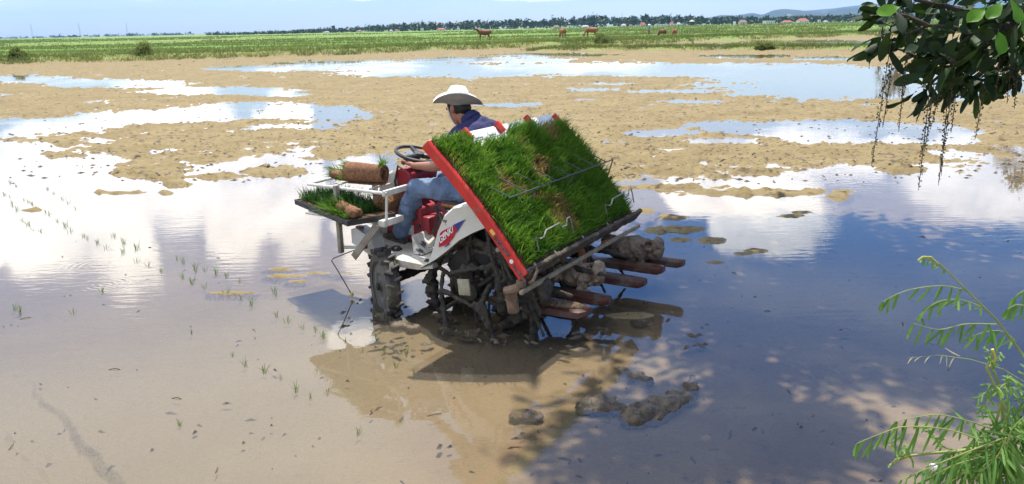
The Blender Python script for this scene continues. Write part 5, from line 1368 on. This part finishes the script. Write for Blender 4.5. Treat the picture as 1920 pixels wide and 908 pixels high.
def shade_tree():
    base = Vector((6.9, 8.2, 0.0))
    T = empty('tree', base, 0, 'broad leaved tree whose branch with long hanging flower strings overhangs the water at top right', 'tree')
    rng = np.random.default_rng(21); rd = random.Random(21)
    tr = MB(); tr.tube([Vector((0, 0, -.2)), Vector((-.1, .1, 1.5)), Vector((-.4, .3, 3.2)), Vector((-.9, .6, 4.6)), Vector((-1.4, .8, 5.8))], [.32, .24, .21, .17, .12], 14)
    tr.build('trunk', M_bark, T)
    lb = MB(); cc = Vector((4.35, 9.35, 6.6)) - base; limb_ends = []
    for k in range(13):
        a = 2 * math.pi * k / 13; rr_ = rd.uniform(1.4, 2.7); e = cc + Vector((math.cos(a) * rr_ * 1.1, math.sin(a) * rr_, rd.uniform(-.4, .8)))
        s = Vector((-.9, .6, 4.6)).lerp(Vector((-1.4, .8, 5.8)), rd.random())
        lb.tube([s, s.lerp(e, .5) + Vector((0, 0, .35)), e], [.09, .05, .015], 8); limb_ends.append(e)
    # the low limb that carries the overhanging branch
    B = [Vector((6.3, 8.6, 3.6)), Vector((5.0, 6.6, 3.45)), Vector((3.6, 4.7, 2.95)), ony(1905, 40, 4.05), ony(1850, 70, 3.95)]
    lb.tube([p - base for p in B], [.07, .055, .035, .02, .014], 10)
    for e in ((.9, 6.8, 6.5), (1.8, 6.6, 6.6)):
        e = Vector(e) - base; s = Vector((-1.4, .8, 5.8)); lb.tube([s, s.lerp(e, .5) + Vector((0, 0, .3)), e], [.08, .05, .012], 8)
    lb.build('limb', M_bark, T)
    # crown foliage: leaves gathered in clumps with gaps between
    cl = []
    for k in range(215):
        a = rng.uniform(0, 6.28); q = rng.uniform(0, 1) ** .5
        p = np.array(cc) + np.array([math.cos(a) * q * 3.7, math.sin(a) * q * 2.5, rng.uniform(-.9, .9) * (1 - .5 * q)])
        cl.append(p)
    for k in range(14): cl.append(np.array(Vector((rng.uniform(.6, 2.4), rng.uniform(6.3, 7.0), rng.uniform(6.2, 7.0))) - base))
    cl = np.array(cl); n = 15500; idx = rng.integers(0, len(cl), n)
    P = cl[idx] + rng.normal(size=(n, 3)) * np.array([.26, .26, .18]); D = rng.normal(size=(n, 3)); D[:, 2] = D[:, 2] * .5 - .3
    Nn = rng.normal(size=(n, 3)) * .5; Nn[:, 2] += 1
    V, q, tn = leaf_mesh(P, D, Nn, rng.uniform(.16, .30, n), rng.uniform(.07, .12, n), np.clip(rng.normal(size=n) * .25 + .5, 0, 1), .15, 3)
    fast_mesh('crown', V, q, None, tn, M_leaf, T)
    # twigs of the branch, in pixels of the photograph with their distance
    tw = [([(1905, 40), (1850, 85), (1790, 118), (1735, 165), (1745, 160)][:4], 3.95), ([(1850, 75), (1790, 52), (1740, 48), (1700, 65), (1660, 82)], 3.9), ([(1740, 48), (1700, 30), (1660, 22)], 3.85),
          ([(1905, 40), (1860, 20), (1800, 18), (1760, 5)], 4.1), ([(1905, 40), (1890, 90), (1870, 130), (1830, 150)], 4.15), ([(1935, 50), (1925, 100), (1895, 140)], 4.2), ([(1790, 118), (1770, 105), (1748, 120)], 3.85), ([(1850, 85), (1820, 110), (1800, 140)], 4.0), ([(1935, 60), (1910, 20), (1895, -10)], 3.9), ([(1800, 18), (1720, 0), (1690, -20)], 4.0), ([(1830, 60), (1800, 85), (1765, 95)], 4.05)]
    twm = MB(); TP = []
    for pts, Y in tw:
        W_ = [ony(x, y, Y + .03 * i) for i, (x, y) in enumerate(pts)]
        twm.tube([p - base for p in W_], [.012 - .007 * i / len(W_) for i in range(len(W_))], 6)
        for a, c in zip(W_[:-1], W_[1:]): TP += [(a.lerp(c, u), (c - a).normalized()) for u in (.25, .6, .95)]
        TP += [(W_[-1], (W_[-1] - W_[-2]).normalized())] * 5
    twm.build('branch', M_bark, T)
    P = []; D = []
    for p, t in TP:
        for _ in range(3 if p.x > 2.15 else 2):
            d = t * rng.uniform(.0, .9) + Vector(rng.normal(size=3)) * .55 + Vector((-.15, 0, -.25)); P.append(p + Vector(rng.normal(size=3)) * .025 - base); D.append(d)
    for _ in range(60):   # the thick of the branch, right of frame
        px = 1940 - abs(rng.normal()) * 75; py = 60 + rng.normal() * 42 
        p = ony(px, py, rng.uniform(3.7, 4.5)); P.append(p - base); D.append(Vector(rng.normal(size=3)) + Vector((-.3, 0, -.4)))
    P = np.array(P); D = np.array(D); n = len(P); Nn = rng.normal(size=(n, 3)) * .7; Nn[:, 2] += .5; Nn[:, 1] -= .4
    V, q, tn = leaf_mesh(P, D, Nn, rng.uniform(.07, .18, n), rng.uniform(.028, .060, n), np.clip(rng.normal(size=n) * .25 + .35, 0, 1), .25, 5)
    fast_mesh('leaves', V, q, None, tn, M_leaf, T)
    yl = [(1895, 0, (.02, -.1, -.13)), (1880, 2, (-.08, -.05, -.07)), (1850, 12, (-.12, -.05, -.08)), (1872, 55, (.0, -.1, -.17)), (1690, 12, (-.1, -.03, -.02)), (1915, 25, (.03, -.05, -.1))]
    P = np.array([ony(x, y, 3.55) - base for x, y, _ in yl]); D = np.array([d for *_, d in yl]); n = len(P)
    Nn = np.tile(np.array([[-.2, -.9, .5]]), (n, 1)) + rng.normal(size=(n, 3)) * .15
    V, q, tn = leaf_mesh(P, D, Nn, np.full(n, .115), np.full(n, .06), rng.uniform(0, 1, n), .1, 6)
    fast_mesh('backlit_young_leaves', V, q, None, tn, M_backlit, T)  # few bright leaves, backlight painted in by their paler green
    # hanging flower strings
    for i, (x0, y0, x1, y1, x2, y2, Y) in enumerate([(1672, 70, 1655, 180, 1634, 312, 3.9), (1678, 80, 1668, 160, 1655, 240, 3.95), (1703, 50, 1697, 140, 1685, 248, 3.95), (1710, 50, 1700, 130, 1690, 185, 3.9), (1745, 150, 1735, 250, 1722, 358, 3.85), (1752, 150, 1745, 220, 1733, 285, 3.95), (1790, 130, 1777, 230, 1759, 348, 3.9),
                                                     (1784, 120, 1772, 220, 1765, 330, 4.0), (1768, 120, 1760, 190, 1745, 240, 3.9), (1848, 130, 1842, 190, 1828, 262, 4.0), (1875, 110, 1870, 150, 1866, 190, 4.1), (1900, 110, 1892, 150, 1888, 195, 4.1), (1795, 150, 1790, 200, 1783, 250, 4.1), (1912, 120, 1905, 160, 1902, 205, 4.15), (1720, 40, 1716, 110, 1708, 150, 4.05)]):
        A, Bm, E_ = ony(x0, y0, Y), ony(x1, y1, Y), ony(x2, y2, Y); g = MB(); N = 26; pts = []
        for k in range(N + 1):
            u = k / N; pts.append((A * (1 - u) ** 2 + Bm * 2 * u * (1 - u) + E_ * u * u) - base)
        pts[0] = pts[0]; g.tube(pts, [.0019] * N + [.001], 5)
        Lr = (A - E_).length; nb = int(Lr / .011)
        for k in range(nb):
            u = .22 + .76 * k / nb; p = (A * (1 - u) ** 2 + Bm * 2 * u * (1 - u) + E_ * u * u) - base; a = rd.uniform(0, 6.28); o_ = Vector((math.cos(a), math.sin(a), rd.uniform(-.1, .4))) * rd.uniform(.008, .015) * (1.25 - .7 * u)
            g.tube([p, p + o_ * .8], .001, 3); sz = rd.uniform(.0030, .0050) * (1.25 - .45 * u)
            g.ell(p + o_, (sz, sz, sz * 1.3), 6, 4, (rd.uniform(-.6, .6), rd.uniform(-.6, .6), 0))
        g.build('raceme', M_raceme, T, ang=60)
shade_tree()

# trees on the far shore at right
def shore_tree(px, Y, h, r, label, seed, n=1500):
    c = ony(px, 60, Y); rng = np.random.default_rng(seed); rd = random.Random(seed)
    T = empty('tree', (c.x, Y, -.05), 0, label, 'tree', 'trees on the right shore')
    tk = MB(); tk.tube([(0, 0, 0), (.1, 0, h * .35), (0, .1, h * .7)], [.16 * h / 5, .12 * h / 5, .05], 10).build('trunk', M_bark, T)
    cl = rng.normal(size=(46, 3)) * np.array([r * .5, r * .5, h * .2]) + np.array([0, 0, h * .62])
    lm = MB()
    for p in cl[:9]: lm.tube([(0, 0, h * .35), tuple(p)], [.05, .012], 5)
    lm.build('limb', M_bark, T)
    idx = rng.integers(0, 46, n); P = cl[idx] + rng.normal(size=(n, 3)) * .28 * r * .5; D = rng.normal(size=(n, 3)); Nn = rng.normal(size=(n, 3)); Nn[:, 2] += 1
    V, q, tn = leaf_mesh(P, D, Nn, rng.uniform(.2, .42, n) * r * .4, rng.uniform(.1, .22, n) * r * .4, np.clip(rng.normal(size=n) * .25 + .5, 0, 1), .2, seed)
    fast_mesh('crown', V, q, None, tn, M_leaf, T)
shore_tree(1690, 64, 4.7, 1.3, 'slim dark tree on the dike half hidden by the hanging leaves', 31)
shore_tree(1655, 64.5, 2.6, .5, 'thin sapling on the dike just left of the slim dark tree', 32, 500)
shore_tree(1968, 40, 6.2, 1.7, 'bushy tree on the right shore mirrored at the picture edge', 33, 2200)

# ------------------------------------------------------------------ weeds at lower right, on the near bank
def frond(parent, base, pts, Y, nl, ll, droop, seed, w=.0075, tone=.5, name='frond', Y2=None):
    """pinnate leaf: rachis through photograph points at distance Y, leaflets in pairs"""
    rng = np.random.default_rng(seed); nl = max(5, int(nl * .8)); ll = ll * 1.2
    P = [ony(x, y, Y + ((Y2 or Y) - Y) * i / (len(pts) - 1)) for i, (x, y) in enumerate(pts)]
    def cur(u):
        f = u * (len(P) - 1); i = min(int(f), len(P) - 2); t = f - i
        p0 = P[max(i - 1, 0)]; p1 = P[i]; p2 = P[i + 1]; p3 = P[min(i + 2, len(P) - 1)]
        return .5 * ((2 * p1) + (p2 - p0) * t + (2 * p0 - 5 * p1 + 4 * p2 - p3) * t * t + (3 * p1 - p0 - 3 * p2 + p3) * t ** 3)
    C = [cur(k / 24) for k in range(25)]
    o = MB().tube([p - base for p in C], [.0024 * (1 - .6 * k / 24) for k in range(25)], 6).build(name, M_pstem, parent)
    R_ = []; D = []; Ls = []; rk_ = random.Random(seed * 7)
    for k in range(nl):
        u = .10 + .88 * k / (nl - 1); p = cur(u); t = (cur(min(u + .02, 1)) - cur(max(u - .02, 0))).normalized(); side = t.cross(Vector((0, 0, 1)))
        side = side.normalized() if side.length > .1 else Vector((0, 1, 0))
        for sg in (-1, 1):
            if rk_.random() < .10: continue
            d = side * sg * (1 - droop) * .8 + Vector((0, 0, -1)) * droop + t * .30 + Vector(rng.normal(size=3)) * .15
            R_.append(p - base); D.append(d); Ls.append(ll * (1.05 - .5 * abs(u - .45)) * rng.uniform(.7, 1.15))
    R_ = np.array(R_); D = np.array(D); n = len(R_); Nn = np.tile(np.array([[-.3, -.6, .75]]), (n, 1)) + rng.normal(size=(n, 3)) * .25
    D = D / np.linalg.norm(D, axis=1, keepdims=True); S = np.cross(D, Nn); S /= np.linalg.norm(S, axis=1, keepdims=True); N2 = np.cross(S, D)
    st = [(0, .2), (.15, .8), (.5, 1), (.85, .85), (1, .15)]; Ls = np.array(Ls).reshape(-1, 1)
    V = np.zeros((n, 15, 3)); cv_ = rng.uniform(-.38, .06, (n, 1))
    for k, (t, w_) in enumerate(st):
        c = R_ + D * Ls * t + N2 * Ls * cv_ * t * t
        V[:, 3 * k] = c - S * w * .5 * w_ + N2 * w * .12 * w_; V[:, 3 * k + 1] = c; V[:, 3 * k + 2] = c + S * w * .5 * w_ + N2 * w * .12 * w_
    bs = (np.arange(n) * 15)[:, None]; q = []
    for k in range(4): a = 3 * k; q += [bs + np.array([a, a + 1, a + 4, a + 3]), bs + np.array([a + 1, a + 2, a + 5, a + 4])]
    fast_mesh('leaflets', V.reshape(-1, 3), np.concatenate(q), None, np.repeat(np.clip(tone + rng.normal(size=n) * .2, 0, 1), 15), M_pinna, o)
def stem(parent, base, pts, Y, r0, r1, mt=None, name='stem', Y2=None):
    P = [ony(x, y, Y + ((Y2 or Y) - Y) * i / (len(pts) - 1)) - base for i, (x, y) in enumerate(pts)]
    return MB().tube(P, [r0 + (r1 - r0) * i / (len(P) - 1) for i in range(len(P))], 8).build(name, mt or M_pstem, parent)
def weeds():
    Y = 2.25
    gz = lambda p: Vector((p.x, p.y, float(ground_z(np.array([p.x]), np.array([p.y]))[0][0])))
    b1 = gz(ony(1985, 760, 2.2))
    A = empty('legume_shrub', b1, 0, 'feathery leaved shrub with one tall leaning shoot, upper one at the right edge', 'shrub', 'feathery shrubs at the right edge')
    P = [b1 + Vector((0, 0, -.03)), ony(1975, 800, 2.25), ony(1925, 675, 2.25), ony(1870, 602, 2.25), ony(1800, 532, 2.25), ony(1762, 495, 2.25), ony(1742, 484, 2.25), ony(1727, 487, 2.25)]
    MB().tube([p - b1 for p in P], [.009, .007, .0040, .0032, .0026, .0022, .0018, .0014], 8).build('stem', M_pstem, A)
    frond(A, b1, [(1812, 545), (1765, 536), (1700, 545), (1655, 566)], 2.25, 12, .050, .75, 1)
    frond(A, b1, [(1850, 580), (1800, 562), (1755, 568), (1725, 592)], 2.3, 11, .050, .45, 2)
    frond(A, b1, [(1868, 608), (1810, 608), (1760, 618), (1712, 606)], 2.2, 11, .058, .8, 3)
    frond(A, b1, [(1905, 640), (1880, 622), (1850, 622), (1820, 632)], 2.3, 9, .055, .6, 4)
    frond(A, b1, [(1945, 590), (1925, 575), (1905, 572), (1890, 580)], 2.2, 8, .045, .7, 5)
    frond(A, b1, [(1775, 508), (1755, 495), (1740, 487), (1726, 486)], 2.25, 8, .020, .5, 6, .006, .9)
    stem(A, b1, [(1760, 495), (1745, 482), (1730, 482), (1722, 489)], 2.25, .0022, .0040, M_ytip, 'shoot_tip')
    frond(A, b1, [(1950, 560), (1930, 545), (1915, 548), (1905, 556)], 2.4, 7, .045, .5, 7)
    b2 = gz(ony(1960, 1000, 2.1))
    Bq = empty('legume_shrub', b2, 0, 'dense feathery shrub with yellow shoot tips filling the lower right corner', 'shrub', 'feathery shrubs at the right edge')
    root = ony(1885, 855, 2.05)
    MB().tube([b2 - b2, ony(1925, 930, 2.08) - b2, root - b2, ony(1868, 790, 2.05) - b2, ony(1880, 745, 2.05) - b2], [.010, .008, .006, .004, .003], 8).build('stem', M_pstem, Bq)
    stem(Bq, b2, [(1885, 770), (1868, 730), (1850, 690), (1858, 672), (1862, 655)], 2.05, .0042, .003)
    stem(Bq, b2, [(1862, 684), (1866, 670), (1861, 655)], 2.05, .003, .0042, M_ytip, 'shoot_tip')
    stem(Bq, b2, [(1880, 790), (1878, 740), (1866, 700), (1855, 686)], 2.08, .0038, .003)
    stem(Bq, b2, [(1890, 832), (1850, 838), (1800, 846), (1745, 850), (1705, 855), (1672, 868)], 2.05, .0062, .0028)
    o = stem(Bq, b2, [(1705, 852), (1688, 860), (1668, 872)], 2.05, .0045, .002, M_ytip, 'shoot_tip')
    frond(Bq, b2, [(1862, 805), (1800, 785), (1750, 778), (1680, 790)], 2.05, 13, .058, .85, 11, .007)
    frond(Bq, b2, [(1850, 830), (1780, 806), (1700, 800), (1655, 812), (1606, 832)], 2.0, 16, .066, .85, 12, .007)
    frond(Bq, b2, [(1800, 846), (1770, 838), (1745, 812), (1740, 800)], 2.08, 9, .030, .3, 13, .006, .8)
    frond(Bq, b2, [(1690, 858), (1680, 845), (1672, 830), (1690, 815)], 2.05, 6, .02, .4, 19, .006, .9)
    rr = random.Random(5)
    for k, (x, y) in enumerate([(1790, 905), (1815, 930), (1850, 940), (1900, 935), (1940, 900), (1950, 850), (1945, 800), (1955, 740), (1930, 720), (1840, 885), (1960, 780), (1820, 870), (1900, 760), (1915, 880), (1870, 905), (1935, 690), (1780, 880), (1838, 912), (1765, 915), (1750, 895), (1800, 860), (1830, 845), (1925, 830), (1890, 700), (1860, 900), (1885, 915), (1800, 890), (1740, 880), (1725, 905), (1690, 900), (1775, 850), (1820, 800), (1850, 760), (1945, 870), (1905, 800), (1935, 770)]):
        mx, my = (1885 + x) / 2 + rr.uniform(-12, 12), (850 + y) / 2 - rr.uniform(4, 22)
        frond(Bq, b2, [(1885 + rr.uniform(-10, 10), 850 + rr.uniform(-30, 12)), (mx, my), (x, y)], 2.05 + rr.uniform(-.12, .14), 14, .066, rr.uniform(.15, .75), 20 + k, .0066, rr.uniform(.15, .8))
    for k, (x, y) in enumerate([(1668, 872), (1690, 845), (1712, 872), (1700, 838), (1850, 668), (1878, 665), (1846, 650), (1850, 720), (1835, 745), (1840, 770), (1905, 715)]):
        sx, sy = ((1705, 853) if k < 4 else (1862, 690) if k < 7 else (1868 + k * 2, 800 - k * 9))
        frond(Bq, b2, [(sx, sy), ((sx + x) / 2, (sy + y) / 2 - 5), (x, y)], 2.05, 8, .014 if k < 7 else .032, .3, 60 + k, .005, .95 if k < 7 else .6)
    # panicle of a grass
    b3 = gz(ony(1990, 800, 2.15))
    G = empty('grass_stalk', b3, 0, 'thin pale grass stalk with a loose seed head reaching left over the water', 'grass stalk')
    MB().tube([Vector((0, 0, 0)), ony(1960, 740, 2.15) - b3, ony(1880, 692, 2.15) - b3, ony(1820, 674, 2.15) - b3, ony(1760, 666, 2.15) - b3, ony(1704, 671, 2.15) - b3], [.002, .002, .0016, .0013, .001, .0006], 6).build('stalk', M_pstem, G)
    g = MB()
    for x, y, dx, dy in [(1790, 670, -10, 18), (1768, 666, -6, 16), (1745, 667, -12, 14), (1728, 668, -14, 10), (1712, 670, -10, 12), (1800, 668, -28, -15), (1775, 667, 0, 20)]:
        g.tube([ony(x, y, 2.15) - b3, ony(x + dx * .5, y + dy * .4, 2.15) - b3, ony(x + dx, y + dy, 2.15) - b3], [.0008, .002, .0008], 5)
    g.build('seed_head', mat('pale_straw', (.48, .45, .28), None, rough=.8), G)
    b4 = gz(ony(1790, 1050, 1.9))
    Fl = empty('wild_flower', b4, 0, 'small white round flower head below the yellow shoot tip', 'flower')
    fh = ony(1750, 876, 2.0)
    MB().tube([Vector((0, 0, 0)), ony(1762, 950, 1.98) - b4, ony(1752, 892, 2.0) - b4, fh - b4], .0016, 6).build('stalk', M_pstem, Fl)
    g = MB(); rd = random.Random(3)
    for k in range(70):
        z = rd.uniform(-1, 1); a = rd.uniform(0, 6.28); q = math.sqrt(1 - z * z); d = Vector((q * math.cos(a), q * math.sin(a), z)); g.ell(fh - b4 + d * .0085, (.0032, .0032, .0032), 6, 4)
    g.build('flower_head', mat('white_petal', (.78, .77, .72), None, rough=.8), Fl)
weeds()
for o in list(bpy.data.objects):
    if o.type == 'MESH' and not o.data.vertices: bpy.data.objects.remove(o)
